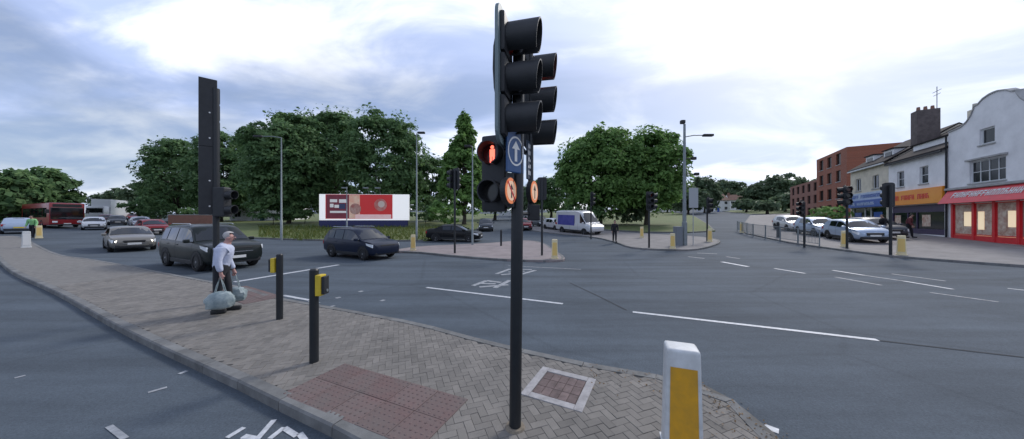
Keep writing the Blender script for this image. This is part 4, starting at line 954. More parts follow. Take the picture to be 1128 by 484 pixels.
        if lit: MB().cyl((fx+0.09, s*fw*0.80, fz-0.13), (fx+0.15, s*fw*0.78, fz-0.13), 0.07, 0.06, 10).build('lamp', HEADON, hl)
        rx_ = st[1][0]; rw_ = st[1][1]; rz_ = st[1][3]
        MB().bbox(rx_-0.035, rx_+0.22, min(s*(rw_-0.22), s*(rw_+0.035)), max(s*(rw_-0.22), s*(rw_+0.035)), rz_-0.24, rz_-0.03, 0.03).build('tail_light', TAILL, root)
        # wheel arches and wheels
        ty, rim, dk = wheel_meshes(wr)
        for xw in wb:
            bw = P(xw, 3)[1]; arch = MB(); na = 14
            for i in range(na+1):
                t = R(-12)+(math.pi+R(24))*i/na
                for rr, yy in ((wr*1.06, bw*0.6), (wr*1.06, bw+0.006), (wr*1.22, bw+0.012), (wr*1.24, bw-0.05)): arch.v.append((xw+rr*math.cos(t), s*yy, wr+rr*math.sin(t)))
            for i in range(na):
                for q in range(3): arch.f.append((i*4+q, (i+1)*4+q, (i+1)*4+q+1, i*4+q+1))
            arch.add([(xw+wr*1.07*math.cos(2*math.pi*i/20), s*(bw+0.004), max(0.2, wr+wr*1.07*math.sin(2*math.pi*i/20))) for i in range(20)], [tuple(range(20))])
            arch.build('wheel_arch', DARKT, root)
            wv = ty.build('wheel', TYRE, root, loc=(xw, s*(bw-0.085), wr), smooth=50)
            ro = rim.build('rim', RIM, wv); dk.build('rim_gap', DARKT, wv)
            if s < 0: wv.rotation_euler = (0, 0, math.pi)
    # nose: grille, bumper intake, plate
    fx, fw, fz = st[-3][0], st[-3][1], st[-3][3]
    gr = MB().bbox(fx+0.10, fx+0.215 if style != 'saloon' else fx+0.2, -fw*0.52, fw*0.52, fz-0.25, fz-0.07, 0.03).build('grille', DARKT, root)
    MB().bbox(fx+0.19, fx+0.225, -fw*0.54, fw*0.54, fz-0.265, fz-0.25, 0.004).build('grille_bar', CHROME, gr)
    MB().bbox(fx-0.05, fx+0.20, -fw*0.86, fw*0.86, st[-3][2]+0.0, st[-3][2]+0.17, 0.04).build('front_bumper', DARKT, root, smooth=50)
    MB().bbox(fx+0.20, fx+0.225, -0.26, 0.26, st[-3][2]+0.19, st[-3][2]+0.30, 0.004).build('number_plate', PLATE, root)
    MB().bbox(st[0][0]-0.03, st[0][0]+0.1, -0.26, 0.26, st[0][2]+0.12, st[0][2]+0.23, 0.004).build('number_plate', YEL, root)
    MB().bbox(st[0][0]-0.02, st[0][0]+0.15, -st[1][1]*0.9, st[1][1]*0.9, st[0][2]-0.1, st[0][2]+0.08, 0.04).build('rear_bumper', DARKT, root, smooth=50)
    if style in ('suv', 'jeep'):
        dz_ = 0.10 if style == 'jeep' else 0.0
        for s in (1, -1): MB().tube([(-1.7, s*.70, 1.70+dz_), (-1.6, s*.70, 1.765+dz_), (.1, s*.70, 1.785+dz_), (.25, s*.70, 1.73+dz_)], 0.018, 6).build('roof_rail', CHROME, root)
    if style == 'van' and sidepanel:
        for s in (1, -1):
            v = []; 
            for x in (-2.5, -1.2, 0.4): v.append((x, s*(P(x, 4)[1]+0.02), 0.95)); 
            for x in (-2.5, -1.2, 0.4): v.append((x, s*(P(x, 6)[1]+0.035), 2.05))
            MB().add(v, [(0, 1, 4, 3), (1, 2, 5, 4)]).build('side_graphic', sidepanel, root)
    return root
def car_paint(name, c, metal=0.35): return mat(name, c, 0.35, 0.0 if max(c) < 0.1 else metal, coat=0.10 if max(c) < 0.1 else 0.3, spec=0.22)
CP = {k: car_paint('car_paint_'+k, c) for k, c in dict(greygreen=(.013, .018, .018), bronze=(.20, .19, .17), navy=(.010, .016, .035), black=(.008, .009, .011), white=(.62, .63, .64), silver=(.40, .42, .45), iceblue=(.36, .44, .56), red=(.20, .012, .016), darkred=(.13, .012, .016), slate=(.06, .07, .085)).items()}
BLUEG = mat('blue_van_graphic', (.03, .035, .22), 0.4, col2=(.10, .10, .34), vscale=1.6)
def put(o, x, y, head, name, label, cat='car', group=None, up=0.0):
    z = G(x, y)+up; h = R(head); c, s = math.cos(h), math.sin(h)
    o.name = name; o.location = (x, y, z)
    zf, zr = G(x+c*1.4, y+s*1.4), G(x-c*1.4, y-s*1.4); zl, zt = G(x-s*.8, y+c*.8), G(x+s*.8, y-c*.8)
    o.rotation_euler = (math.atan2(zl-zt, 1.6), -math.atan2(zf-zr, 2.8), h)
    return tag(o, label, cat, group)
put(make_car('jeep', CP['greygreen'], lit=True), -13.5, 13.25, -25, 'waiting_car', 'dark grey four wheel drive car waiting at the stop line behind the pedestrian', group=None)
put(make_car('saloon', CP['bronze'], lit=True), -24.2, 18.7, -33, 'waiting_car', 'bronze grey saloon car queuing behind the dark grey four wheel drive')
put(make_car('suv', CP['navy']), -8.3, 16.3, -28, 'moving_car', 'dark navy crossover car crossing the junction below the billboard').scale = (0.93, 0.93, 0.93)
put(make_car('saloon', CP['black']), -4.9, 25.4, -4, 'moving_car', 'low black car passing side on behind the centre island')
small = make_car('hatch', CP['slate']); HATCH = {}
def hatch(col):
    if col not in HATCH: HATCH[col] = make_car('hatch', CP[col])
    return copy_tree(HATCH[col])
put(small, -3.3, 37, -84, 'distant_car', 'small dark car coming down the middle road beside red signal')
v = make_car('van', CP['white'], sidepanel=BLUEG); put(v, 7.3, 32.2, -62, 'delivery_van', 'white delivery van with blue side graphics at head of the middle queue', 'van')
protos = []
def queue(col, x, y, head, label, name='queuing_car', style='hatch', group=None):
    o = hatch(col); put(o, x, y, head, name, label, 'car', group); return o
queue('white', 5.6, 38.0, -68, 'white hatchback directly behind the blue and white van')
queue('slate', 4.3, 44.5, -74, 'dark grey hatchback third in the queue behind the van')
queue('silver', 3.2, 51, -78, 'silver hatchback last in the queue behind the van')
queue('red', 1.4, 38.5, -80, 'red hatchback beside the main pole in the middle road')
put(hatch('iceblue'), 24.3, 21.0, -113, 'parked_car', 'pale blue parked car nearest to the orange shop', group=None, up=0.1)
put(hatch('iceblue'), 26.1, 25.2, -112, 'parked_car', 'pale blue parked car behind the railing, second from the shops', up=0.1)
put(hatch('white'), 28.6, 30.3, -112, 'parked_car', 'white parked car farthest up the service road', up=0.1)
put(hatch('slate'), 27.6, 22.6, -113, 'parked_car', 'dark parked car close to the blue shop front', up=0.1)
g = 'cars queuing on the left road'
for col, px, py, head, lab in [('white', 104, 253, -36, 'white car at the far left side of the queue near the bus'), ('darkred', 117, 246, -36, 'dark red car beyond the white one on the left road'), ('slate', 129, 248, -35, 'dark car in the middle of the left queue'),
        ('silver', 155, 251, -33, 'silver car in the left queue beside the red car'), ('red', 168, 258, -30, 'red car just behind the dark grey four wheel drive'), ('red', 146, 243, -35, 'small red car far back in the left queue'), ('white', 133, 241, -35, 'small white car far back in the left queue'), ('iceblue', 20, 257, 150, 'pale blue car at the left picture edge')]:
    p = gp(px, py); queue(col, p.x, p.y, head, lab, group=g if px > 30 else None)
# buses
REDB = mat('bus_red', (.26, .012, .016), 0.35, coat=0.3)
def bus(p, head, label):
    b = empty('bus', p, R(head), label, 'bus'); L, Wd, Hh = 10.5, 1.25, 3.0
    MB().bbox(-L/2, L/2, -Wd, Wd, 0.32, Hh, 0.14).build('body', REDB, b, smooth=40)
    MB().bbox(L/2-0.1, L/2+0.03, -Wd+0.1, Wd-0.1, 1.0, 2.45, 0.05).build('windscreen', GLASS, b); MB().bbox(L/2-0.1, L/2+0.035, -Wd+0.25, Wd-0.25, 2.52, 2.85, 0.03).build('destination_blind', DARKT, b)
    for s in (1, -1):
        for i in range(6): MB().box(-L/2+0.5+i*1.55, -L/2+1.95+i*1.55, min(s*Wd, s*(Wd+0.012)), max(s*Wd, s*(Wd+0.012)), 1.25, 2.4).build('side_window', GLASS, b)
        MB().bbox(L/2-0.05, L/2+0.04, s*0.85-0.18, s*0.85+0.18, 0.62, 0.82, 0.02).build('headlight', HEADL, b)
        MB().bbox(L/2-0.02, L/2+0.25, min(s*(Wd+.02), s*(Wd+.26)), max(s*(Wd+.02), s*(Wd+.26)), 1.75, 2.2, 0.03).build('door_mirror', DARKT, b)
        ty, rim, dk = wheel_meshes(0.48, 0.28)
        for xw in (-2.9, 2.6):
            w = ty.build('wheel', TYRE, b, loc=(xw, s*(Wd-0.12), 0.48)); rim.build('rim', GREYM, w)
            if s < 0: w.rotation_euler = (0, 0, math.pi)
    MB().bbox(L/2, L/2+0.03, -0.26, 0.26, 0.45, 0.56, 0.004).build('number_plate', PLATE, b)
    MB().bbox(L/2-0.02, L/2+0.02, -Wd+0.1, Wd-0.1, 0.33, 0.45, 0.01).build('bumper', DARKT, b)
bus(atz(58, 38, 0.0), -22, 'red single deck bus coming down the left road under the trees')
p = gp(120, 238.6)
b = empty('lorry', (-82, 60, G(-82, 60)), R(-58), 'white box lorry showing above the queue on the left road', 'lorry')
MB().bbox(-4.2, 2.2, -1.22, 1.22, 0.95, 4.3, 0.04).build('box_body', CP['white'], b); MB().bbox(2.3, 4.1, -1.15, 1.15, 0.55, 2.9, 0.15).build('cab', CP['white'], b, smooth=40); MB().bbox(4.02, 4.13, -1.0, 1.0, 1.6, 2.5, 0.04).build('windscreen', GLASS, b)
MB().box(-4.1, 4.0, -0.5, 0.5, 0.5, 0.94).build('chassis', DARKT, b)
ty, rim, dk = wheel_meshes(0.48, 0.28)
for s in (1, -1):
    for xw in (-2.6, 3.1):
        w = ty.build('wheel', TYRE, b, loc=(xw, s*1.02, 0.48)); rim.build('rim', GREYM, w)
        if s < 0: w.rotation_euler = (0, 0, math.pi)
for o in HATCH.values():
    for ch in list(o.children):
        for g2 in list(ch.children): bpy.data.objects.remove(g2)
        bpy.data.objects.remove(ch)
    bpy.data.objects.remove(o)

# ---------------------------------------------------------------- signals, posts, bollards, lamps
def frame_z(n): return math.atan2(n[1], n[0])            # a thing that looks along +x turned to look along n
def hood(mb, x0, z, r, ln, y=0.0, n=18, t=0.012):        # open-ended visor along +x, cut back underneath
    a0 = R(-72); span = R(324)
    vs = []
    for i in range(n+1):
        a = math.pi/2+a0*0+(-span/2+span*i/n)
        c, s = math.cos(a), math.sin(a); l = ln*(0.93+0.07*s)
        for x, rr in ((x0, r), (x0+l, r*1.02), (x0+l, r*1.02-t), (x0, r-t)): vs.append((x, y+rr*c, z+rr*s))
    fs = []
    for i in range(n):
        for k in range(4): fs.append((i*4+k, (i+1)*4+k, (i+1)*4+(k+1) % 4, i*4+(k+1) % 4))
    fs += [(0, 1, 2, 3), (n*4+3, n*4+2, n*4+1, n*4)]
    mb.add(vs, fs)
def signal_head(parent, loc, rz, zs, r=0.135, ln=0.30, board=None, lit=None, name='signal_head', bmat=None):
    """three lamp boxes with visors looking along +x, optional backing board"""
    hd = MB(); s = zs[0]-zs[1]
    for z in zs: hd.bbox(-0.07, 0.0, -r*1.18, r*1.18, z-s/2+0.006, z+s/2-0.006, 0.03)
    h = hd.build(name, BLACKR, parent, loc=loc, smooth=40); h.rotation_euler = (0, 0, rz)
    for i, z in enumerate(zs):
        m = MB(); hood(m, -0.002, z, r, ln); m.build('visor', BLACKR, h, smooth=50)
        MB().cyl((0.001, 0, z), (0.02, 0, z), r*0.93, r*0.8, 20).build('lens', REDON if lit == i else (LENSRED if i == 0 else LENS), h)
    if board:
        bw, b0, b1 = board; rr = 0.12; pts = []
        for cx, cz, a0 in ((bw/2-rr, b1-rr, 0), (-bw/2+rr, b1-rr, 90), (-bw/2+rr, b0+rr, 180), (bw/2-rr, b0+rr, 270)):
            for k in range(6): a = R(a0+18*k); pts.append((cx+rr*math.cos(a), cz+rr*math.sin(a)))
        bb = MB().prism(pts, 0, 0.03); bb.v = [(-0.045-y, x, z) for x, y, z in bb.v]; bb.build('backing_board', bmat or BLACKR, h)
    return h
def disc_sign(parent, loc, rz, r, rimm, facem, lit=False, name='round_sign'):
    o = MB().cyl((0, 0, 0), (0.05, 0, 0), r, r, 28).build(name, BLACKR, parent, loc=loc); o.rotation_euler = (0, 0, rz)
    MB().cyl((0.0505, 0, 0), (0.054, 0, 0), r*0.94, r*0.94, 28).build('rim', rimm, o); MB().cyl((0.0545, 0, 0), (0.057, 0, 0), r*0.72, r*0.72, 28).build('face', facem, o)
    return o
LITO = mat('lit_orange_rim', (0.75, 0.22, 0.08), 0.5, emit=0.25)
LITW = mat('lit_sign_face', (0.80, 0.52, 0.34), 0.5, emit=0.2)
SIGNB = mat('sign_blue', (0.02, 0.075, 0.20), 0.4)
def arrow_mb(x, s):                                       # white arrow up, in y-z
    return MB().add([(x, -s*.09, -s*.5), (x, s*.09, -s*.5), (x, s*.09, s*.1), (x, s*.28, s*.1), (x, 0, s*.5), (x, -s*.28, s*.1), (x, -s*.09, s*.1)], [(0, 1, 2, 3, 4, 5, 6)])
# main signal pole, leaning a touch to the right
mp_ = empty('traffic_signal', (0.03, 2.83, UP), 0, 'tall black traffic signal pole in the foreground with large hooded lamps', 'traffic signal')
lean = 0.010
pole = MB().tube([(0, 0, -0.3), (0, 0, 0.0), (lean*2, 0, 2.0), (lean*3.7, 0, 3.78)], [0.057]*4, 16).build('pole', BLACK, mp_, smooth=60)
MB().tube([(lean*3.7, 0, 3.78), (lean*3.7, 0, 3.83)], [0.06, 0.05], 16).build('cap', BLACK, pole)
MB().cyl((0, 0, -0.01), (0, 0, 0.02), 0.10, 0.085, 16).build('base_collar', mat('worn_mortar', (0.20, 0.17, 0.13), 0.95, var=0.3, vscale=20), mp_)
n1_ = (0.975, -0.22); rz1 = frame_z(n1_)
zA = [3.69, 3.325, 2.96]; zA = [z-UP+0.055 for z in zA]
signal_head(mp_, (-0.055, -0.13, 0), rz1, zA, 0.136, 0.30, board=(0.44, 2.66, 3.88), bmat=TEAL)
hb = signal_head(mp_, (0.19, 0.52, 0), frame_z((0.975, -0.22)), [z+0.06 for z in zA], 0.132, 0.29, lit=0)
br_ = MB()
for z in (2.72, 3.72): br_.cyl((0.02, 0.0, z), (0.12, 0.42, z), 0.022, n=8)
br_.build('bracket', BLACK, mp_)
# pedestrian signal with the lit red figure
pr = frame_z((-0.35, -0.94))
ps = MB().bbox(-0.10, 0.0, -0.125, 0.125, 2.02, 2.76, 0.03).build('pedestrian_signal', BLACKR, mp_, loc=(-0.215, 0.0, 0.045), smooth=40); ps.rotation_euler = (0, 0, pr)
for z, m in ((2.57, REDMAN), (2.21, LENS)):
    q = MB(); hood(q, 0.0, z, 0.108, 0.13); q.build('visor', BLACKR, ps, smooth=50)
    MB().cyl((0.001, 0, z), (0.008, 0, z), 0.10, 0.098, 20).build('lens', LENSRED if m is REDMAN else LENS, ps)
MB().cyl((0.0085, 0, 2.635), (0.012, 0, 2.635), 0.018, n=10).box(0.0085, 0.012, -0.026, 0.026, 2.545, 2.615).box(0.0085, 0.012, -0.024, -0.004, 2.49, 2.545).box(0.0085, 0.012, 0.004, 0.024, 2.49, 2.545).build('red_figure', REDMAN, ps)
MB().cyl((-0.16, 0.02, 2.62), (0.02, 0.0, 2.62), 0.018, n=8).cyl((-0.16, 0.02, 2.12), (0.02, 0.0, 2.12), 0.018, n=8).build('bracket', BLACK, mp_)
# blue square sign with a ringed arrow, lit round sign below it
rs_ = frame_z((0.72, -0.69))
sg = MB().bbox(-0.02, 0.0, -0.115, 0.115, 2.42, 2.80, 0.01).build('blue_sign', SIGNB, mp_, loc=(0.005, -0.10, 0)); sg.rotation_euler = (0, 0, rs_)
rg_ = MB(); n = 28
for i in range(n):
    a = 2*math.pi*i/n
    for rr in (0.105, 0.092): rg_.v.append((0.002, rr*math.cos(a), 2.62+rr*1.3*math.sin(a)))
rg_.f = [(2*i, (2*i+2) % (2*n), (2*i+3) % (2*n), 2*i+1) for i in range(n)]; rg_.build('white_ring', PLATE, sg)
ar = arrow_mb(0.0025, 0.19); ar.v = [(x, y, z+2.62) for x, y, z in ar.v]; ar.build('white_arrow', PLATE, sg)
r1 = disc_sign(mp_, (-0.085, -0.13, 2.25), frame_z((0.90, -0.43)), 0.125, LITO, LITW, name='lit_round_sign')
cr = arrow_mb(0.0575, 0.13); cr.build('dark_arrow', DARKT, r1); MB().add([(0.058, -0.085, 0.075), (0.058, -0.07, 0.09), (0.058, 0.085, -0.075), (0.058, 0.07, -0.09)], [(0, 1, 2, 3)]).build('red_bar', REDP, r1)
MB().bbox(-0.075, -0.01, -0.115, -0.03, 2.10, 2.42, 0.01).build('sign_box', BLACKR, mp_)
# right-hand plate with white writing and lit round sign
rp = frame_z((0.92, -0.39))
pl = MB().bbox(-0.02, 0.0, -0.10, 0.10, 2.42, 2.84, 0.01).build('text_plate', mat('dark_sign_plate', (0.03, 0.045, 0.07), 0.4), mp_, loc=(0.175, 0.40, 0)); pl.rotation_euler = (0, 0, rp)
rr_ = random.Random(4); tx_ = MB()
for k in range(5):
    z = 2.78-k*0.072; y = -0.08
    while y < 0.07:
        w_ = rr_.uniform(0.015, 0.04); tx_.box(0.0005, 0.002, y, min(0.08, y+w_), z-0.022, z+0.022 if rr_.random() < .6 else z+0.005); y += w_+0.012
tag(tx_.build('white_writing', PLATE, pl), kind='stuff')
r2 = disc_sign(mp_, (0.165, 0.40, 2.29), rp, 0.125, LITO, LITW, name='lit_round_sign'); arrow_mb(0.0575, 0.15).build('dark_arrow', DARKT, r2)
MB().bbox(0.14, 0.27, 0.34, 0.46, 1.98, 2.15, 0.01).build('sign_box', BLACKR, mp_); MB().cyl((0.175, 0.42, 2.0), (0.175, 0.42, 3.95), 0.03, n=10).build('side_tube', BLACK, mp_)
MB().cyl((0.02, 0, 2.05), (0.175, 0.42, 2.05), 0.02, n=8).build('bracket', BLACK, mp_)
MB().tube([(-0.12, -0.16, 3.78), (-0.16, -0.17, 3.72), (-0.19, -0.17, 3.55), (-0.195, -0.17, 3.35), (-0.185, -0.17, 3.18), (-0.155, -0.16, 3.02), (-0.10, -0.14, 2.94)], 0.010, 7).build('cable', BLACKR, mp_, smooth=60)

# tall double signal seen from behind on the left, between the pedestrian and the waiting car
p = gp(238, 334, UP)
b = empty('traffic_signal', p, 0, 'tall black signal post with long dark boards behind the pedestrian', 'traffic signal')
MB().cyl((0, 0, -0.2), (0, 0, 5.1), 0.06, 0.06, 12).build('pole', BLACK, b, smooth=60)
ang = frame_z((-0.7, 0.7))
h1 = signal_head(b, (-0.16, 0.03, 0), ang, [4.95, 4.55, 4.15], 0.137, 0.26); h2 = signal_head(b, (-0.16, 0.03, 0), ang, [3.75, 3.35, 2.95], 0.137, 0.26)
for z0, z1 in ((3.702, 5.3), (2.1, 3.70)): 
    q = MB().bbox(-0.155, 0.155, -0.02, 0.02, z0, z1, 0.012).build('backing_board', BLACKR, b, loc=(-0.10, -0.09, 0)); q.rotation_euler = (0, 0, R(42))
    for zz_ in (z0+0.2, (z0+z1)/2): MB().cyl((0.03, -0.03, zz_), (0.03, -0.018, zz_), 0.018, n=8).build('bolt', PLATE, q)
ph = MB().bbox(-0.14, 0.14, -0.10, 0.10, 2.05, 2.75, 0.03).build('pedestrian_signal', BLACKR, b, loc=(0.16, -0.02, 0)); 
for z in (2.57, 2.22):
    q = MB(); hood(q, 0.14, z, 0.105, 0.17); q.build('visor', BLACKR, ph, smooth=50)
# pedestrian button posts
def button_post(px, py, side, label):
    p = gp(px, py, UP); b = empty('button_post', p, 0, label, 'bollard', 'button posts on the near pavement')
    MB().cyl((0, 0, -0.2), (0, 0, 1.28), 0.058, 0.058, 16).cyl((0, 0, 1.28), (0, 0, 1.30), 0.058, 0.045, 16).build('post', BLACK, b, smooth=50)
    x0 = 0.055 if side > 0 else -0.135
    bx = MB().bbox(x0, x0+0.08, -0.07, 0.06, 0.93, 1.22, 0.012).build('button_box', YEL, b)
    MB().bbox(x0+(0.081 if side > 0 else -0.045), x0+(0.125 if side > 0 else -0.002), -0.06, 0.05, 0.95, 1.20, 0.01).build('button_panel', BLACKR, bx)
    MB().cyl((x0+(0.125 if side > 0 else -0.045), 0, 1.0), (x0+(0.135 if side > 0 else -0.055), 0, 1.0), 0.02, n=10).build('button', GREYM, bx)
button_post(308, 351.5, -1, 'black button post with yellow box on its left side'); button_post(346, 398.5, 1, 'nearer black button post with yellow box on its right side')
# illuminated bollards
def bollard(p, rz, label, s=1.0, front=AMBER, body=WHITEP, group='lit traffic bollards'):
    b = empty('traffic_bollard', p, rz, label, 'bollard', group)
    bm = bmesh.new(); bmesh.ops.create_cube(bm, size=1.0)
    for v in bm.verts:
        k = 1.0 if v.co.z < 0 else 0.86
        v.co = (v.co.x*0.30*k*s, v.co.y*0.24*k*s, (v.co.z+0.5)*0.93*s)
    bmesh.ops.bevel(bm, geom=bm.edges[:], offset=0.03*s, segments=3, affect='EDGES', profile=0.6)
    MB().addbm(bm).build('shell', body, b, smooth=40); bm.free()
    zz0, zz1 = 0.16*s, 0.78*s
    def fy(z): return -(0.120*s-0.0168*s*z/(0.93*s))-0.004
    def fxw(z): return 0.112*s-0.013*s*z/(0.93*s)
    MB().add([(-fxw(zz0), fy(zz0), zz0), (fxw(zz0), fy(zz0), zz0), (fxw(zz1), fy(zz1), zz1), (-fxw(zz1), fy(zz1), zz1)], [(0, 1, 2, 3)]).build('front_panel', front, b)
    MB().bbox(-0.17*s, 0.17*s, -0.14*s, 0.14*s, -0.05, 0.05*s, 0.015).build('base', body, b)
bollard((1.49, 2.60, UP-0.05), R(-20), 'white bollard with amber front panel at the bottom of the picture')
for px, py, lab in [(455, 276, 'cream bollard on the left end of the centre island'), (611, 285, 'cream bollard at the right tip of the centre island'), (741, 274, 'cream bollard beside the signal post on the right island'), (782, 266.5, 'cream bollard by the signal at the far right tip of that island'),
        (707, 262, 'small cream bollard behind the right island'), (993, 281, 'wide cream bollard at the kerb before the orange shop'), (930, 272, 'orange cream bollard before the pale blue parked car'), (29, 273, 'white bollard on the far left tip of the pavement'), (43, 262, 'small pale bollard on the road near the red bus'), (817, 256, 'small pale bollard at the far corner of the shop pavement')]:
    p = gp(px, py, 0.1); az = -math.atan2(p.x, p.y)
    bollard(p, az, lab, 1.05, front=mat('faded_amber_panel', (0.72, 0.50, 0.16), 0.5) if px != 29 else PLATE, body=CREAMP if px != 29 else WHITEP)
# smaller signals across the junction
def far_signal(px, py, top, head, label, two=False, look=(0.3, -0.95)):
    p = gp(px, py, 0.1); b = empty('traffic_signal', p, 0, label, 'traffic signal', 'signals across the junction')
    Z = p.y; zt = (H+(CY-top)*Z/F)-p.z
    zt = min(zt, 5.0)
    MB().cyl((0, 0, -0.2), (0, 0, zt-0.1), 0.06, 0.06, 10).build('pole', BLACK, b, smooth=60)
    if head:
        s = min(0.37, (zt-2.0)/3.2); zs = [zt-0.22-s*i for i in range(3)]
        signal_head(b, (look[0]*0.16, look[1]*0.16, 0), frame_z(look), zs, 0.36*s, 0.24, board=(0.52, zs[2]-0.26, zs[0]+0.26))
        if two: signal_head(b, (-look[1]*0.3, look[0]*0.3, 0), frame_z((-look[1], look[0])), zs, 0.36*s, 0.24)
    return b
far_signal(501, 279, 186, True, 'black signal on the centre island left of the main pole', True, (0.5, 0.85))
far_signal(597, 281.5, 196, True, 'slim signal beside the bollard at the centre island tip', False, (0.1, 0.99))
far_signal(651, 262.5, 212, True, 'slim signal in front of the white van', False, (0.9, 0.2))
far_signal(715, 273, 212, True, 'black signal post on the right island left of the lamp column', True, (0.1, -0.99))
far_signal(779, 266, 218, True, 'black signal post on the right island right of the lamp column', True, (0.6, -0.8))
far_signal(886, 271, 221, True, 'dark signal on the shop pavement before parked cars', True, (-0.4, 0.9))
far_signal(933, 274, 205, True, 'black signal post between parked cars and the blue shop', True, (-0.8, 0.6))
far_signal(981, 281, 202, True, 'tall black signal beside the wide cream bollard', False, (0.2, 0.98))
b = empty('short_post', gp(552, 271, 0.1), 0, 'short dark post on the centre island', 'bollard'); MB().cyl((0, 0, -0.1), (0, 0, 1.1), 0.07, 0.07, 12).cyl((0, 0, 1.1), (0, 0, 1.16), 0.07, 0.04, 12).build('post', BLACK, b)
b = empty('short_post', gp(857, 262, 0.1), 0, 'short black post at the end of the guard railing', 'bollard'); MB().cyl((0, 0, -0.1), (0, 0, 1.2), 0.10, 0.10, 12).cyl((0, 0, 1.2), (0, 0, 1.28), 0.10, 0.05, 12).build('post', BLACK, b)
# lamp columns
def lamp(px, py, top, label, arms, up=0.12, m=GREYM, r=0.065):
    p = gp(px, py, up); zt = H+(CY-top)*p.y/F-p.z; b = empty('lamp_column', p, 0, label, 'street lamp')
    MB().tube([(0, 0, -0.2), (0, 0, 1.6), (0, 0, 1.62), (0, 0, zt)], [r*1.4, r*1.3, r, r*0.6], 12).build('column', m, b, smooth=60)
    for dx, dz, L in arms:
        a = MB().tube([(0, 0, zt+dz), (dx*0.5, 0, zt+dz+0.12), (dx, 0, zt+dz+0.12)], 0.035, 8).build('arm', m, b)
        s = 1 if dx >= 0 else -1
        MB().bbox(min(dx, dx+s*L), max(dx, dx+s*L), -0.13, 0.13, zt+dz+0.04, zt+dz+0.20, 0.04).build('lamp_head', DARKT, a)
    return b, zt
lamp(310, 263.5, 152, 'grey lamp column left of the billboard with arm to the left', [(-1.6, 0, 0.7)])
lamp(459, 264, 148, 'grey lamp column at the right end of the billboard', [(0.1, 0, 0.6)])
lamp(520.5, 269.5, 163, 'slim pale lamp column beside the narrow pointed tree', [(-0.1, 0, 0.5)], r=0.06)
lamp(382, 265, 206, 'slim pale post standing in front of the billboard', [], r=0.045)
lc, zt = lamp(754, 270, 137, 'tall grey lamp column on the right island with cameras and sign', [(1.3, -0.9, 0.7)], r=0.13)
cm = MB().bbox(-0.28, 0.02, -0.13, 0.13, zt+0.02, zt+0.28, 0.06).build('camera_dome', DARKT, lc); 
for z, d in ((-2.4, 0.55), (-3.5, 0.75)): MB().cyl((0, 0, zt+z), (d, 0, zt+z), 0.03, n=6).bbox(d-0.05, d+0.25, -0.1, 0.1, zt+z-0.1, zt+z+0.1, 0.02).build('side_lamp', DARKT, lc)
MB().bbox(0.30, 0.95, -0.03, 0.0, 2.6, 4.0, 0.01).cyl((0.62, 0.02, -0.1), (0.62, 0.02, 4.0), 0.03, n=8).build('sign_panel', mat('sign_back_grey', (0.35, 0.37, 0.38), 0.5), lc)
MB().bbox(-0.7, -0.25, -0.25, 0.2, -0.1, 1.3, 0.03).build('control_cabinet', mat('cabinet_grey', (0.16, 0.18, 0.2), 0.6), lc)
# guard railing along the shop pavement
pa = [gp(812, 254.5, 0.1), gp(830, 260, 0.1), gp(870, 266.5, 0.1), gp(903, 271.5, 0.1)]
line = resample([q.to_2d() for q in pa], 2.0, closed=False)
ords = ['first and nearest', 'second', 'third', 'fourth', 'fifth', 'sixth', 'seventh', 'eighth', 'ninth', 'tenth', 'eleventh', 'twelfth']
segs = list(zip(line, line[1:]))[::-1]
for i, (a, c) in enumerate(segs[:12]):
    z0, z1 = G(a.x, a.y)+0.1, G(c.x, c.y)+0.1; d = c-a; Ln = d.length
    b = empty('guard_railing', (a.x, a.y, z0), math.atan2(d.y, d.x), '%s grey railing panel counting up the road from the parked cars' % ords[i], 'railing', 'grey guard railing panels')
    sl = (z1-z0)/Ln
    for x in (0.0, Ln-0.05): MB().box(x, x+0.05, -0.025, 0.025, sl*x-0.1, sl*x+1.05).build('post', GREYM, b)
    for z in (0.15, 1.0): MB().cyl((0.05, 0, z+sl*0.05), (Ln-0.05, 0, z+sl*Ln), 0.02, n=6).build('rail', GREYM, b)
    q = MB()
    for k in range(1, int(Ln/0.12)): x = k*0.12; q.box(x-0.007, x+0.007, -0.007, 0.007, 0.15+sl*x, 1.0+sl*x)
    tag(q.build('bars', GREYM, b), kind='stuff')
# billboard
c0 = atz(351.5, 40, 0.1); c1 = atz(450.5, 40.6, 0.1); d = (c1-c0).to_2d(); Wb = d.length
b = empty('billboard', (c0.x, c0.y, c0.z), math.atan2(d.y, d.x), 'wide white billboard with red poster on a dark blue base below the trees', 'billboard')
zb = H-c0.z+0.0; zt_ = H+(CY-214)*40/F-c0.z
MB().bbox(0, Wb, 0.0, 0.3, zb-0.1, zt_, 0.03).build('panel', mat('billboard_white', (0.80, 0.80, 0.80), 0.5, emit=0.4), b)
MB().bbox(-0.02, Wb*0.985, -0.05, 0.25, zb-1.1, zb-0.102, 0.03).build('base_board', mat('navy_board', (0.02, 0.022, 0.10), 0.5), b)
for x in (0.5, Wb*0.33, Wb*0.66, Wb-0.5): MB().box(x, x+0.15, 0.06, 0.2, -0.5, zb-1.11).build('leg', DARKT, b)
def pr_(x0, x1, z0, z1, y, c, nm, col2=None): 
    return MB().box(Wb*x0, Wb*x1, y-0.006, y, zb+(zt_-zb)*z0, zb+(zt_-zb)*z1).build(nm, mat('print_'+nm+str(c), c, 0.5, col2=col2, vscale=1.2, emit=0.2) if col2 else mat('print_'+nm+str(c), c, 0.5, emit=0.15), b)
pr_(0.07, 0.815, 0.03, 0.99, -0.002, (0.58, 0.03, 0.03), 'poster')
pr_(0.08, 0.33, 0.05, 0.97, -0.010, (0.12, 0.018, 0.03), 'poster_panel', (0.20, 0.03, 0.05))
pr_(0.331, 0.45, 0.05, 0.97, -0.010, (0.62, 0.50, 0.38), 'poster_panel', (0.60, 0.12, 0.10))
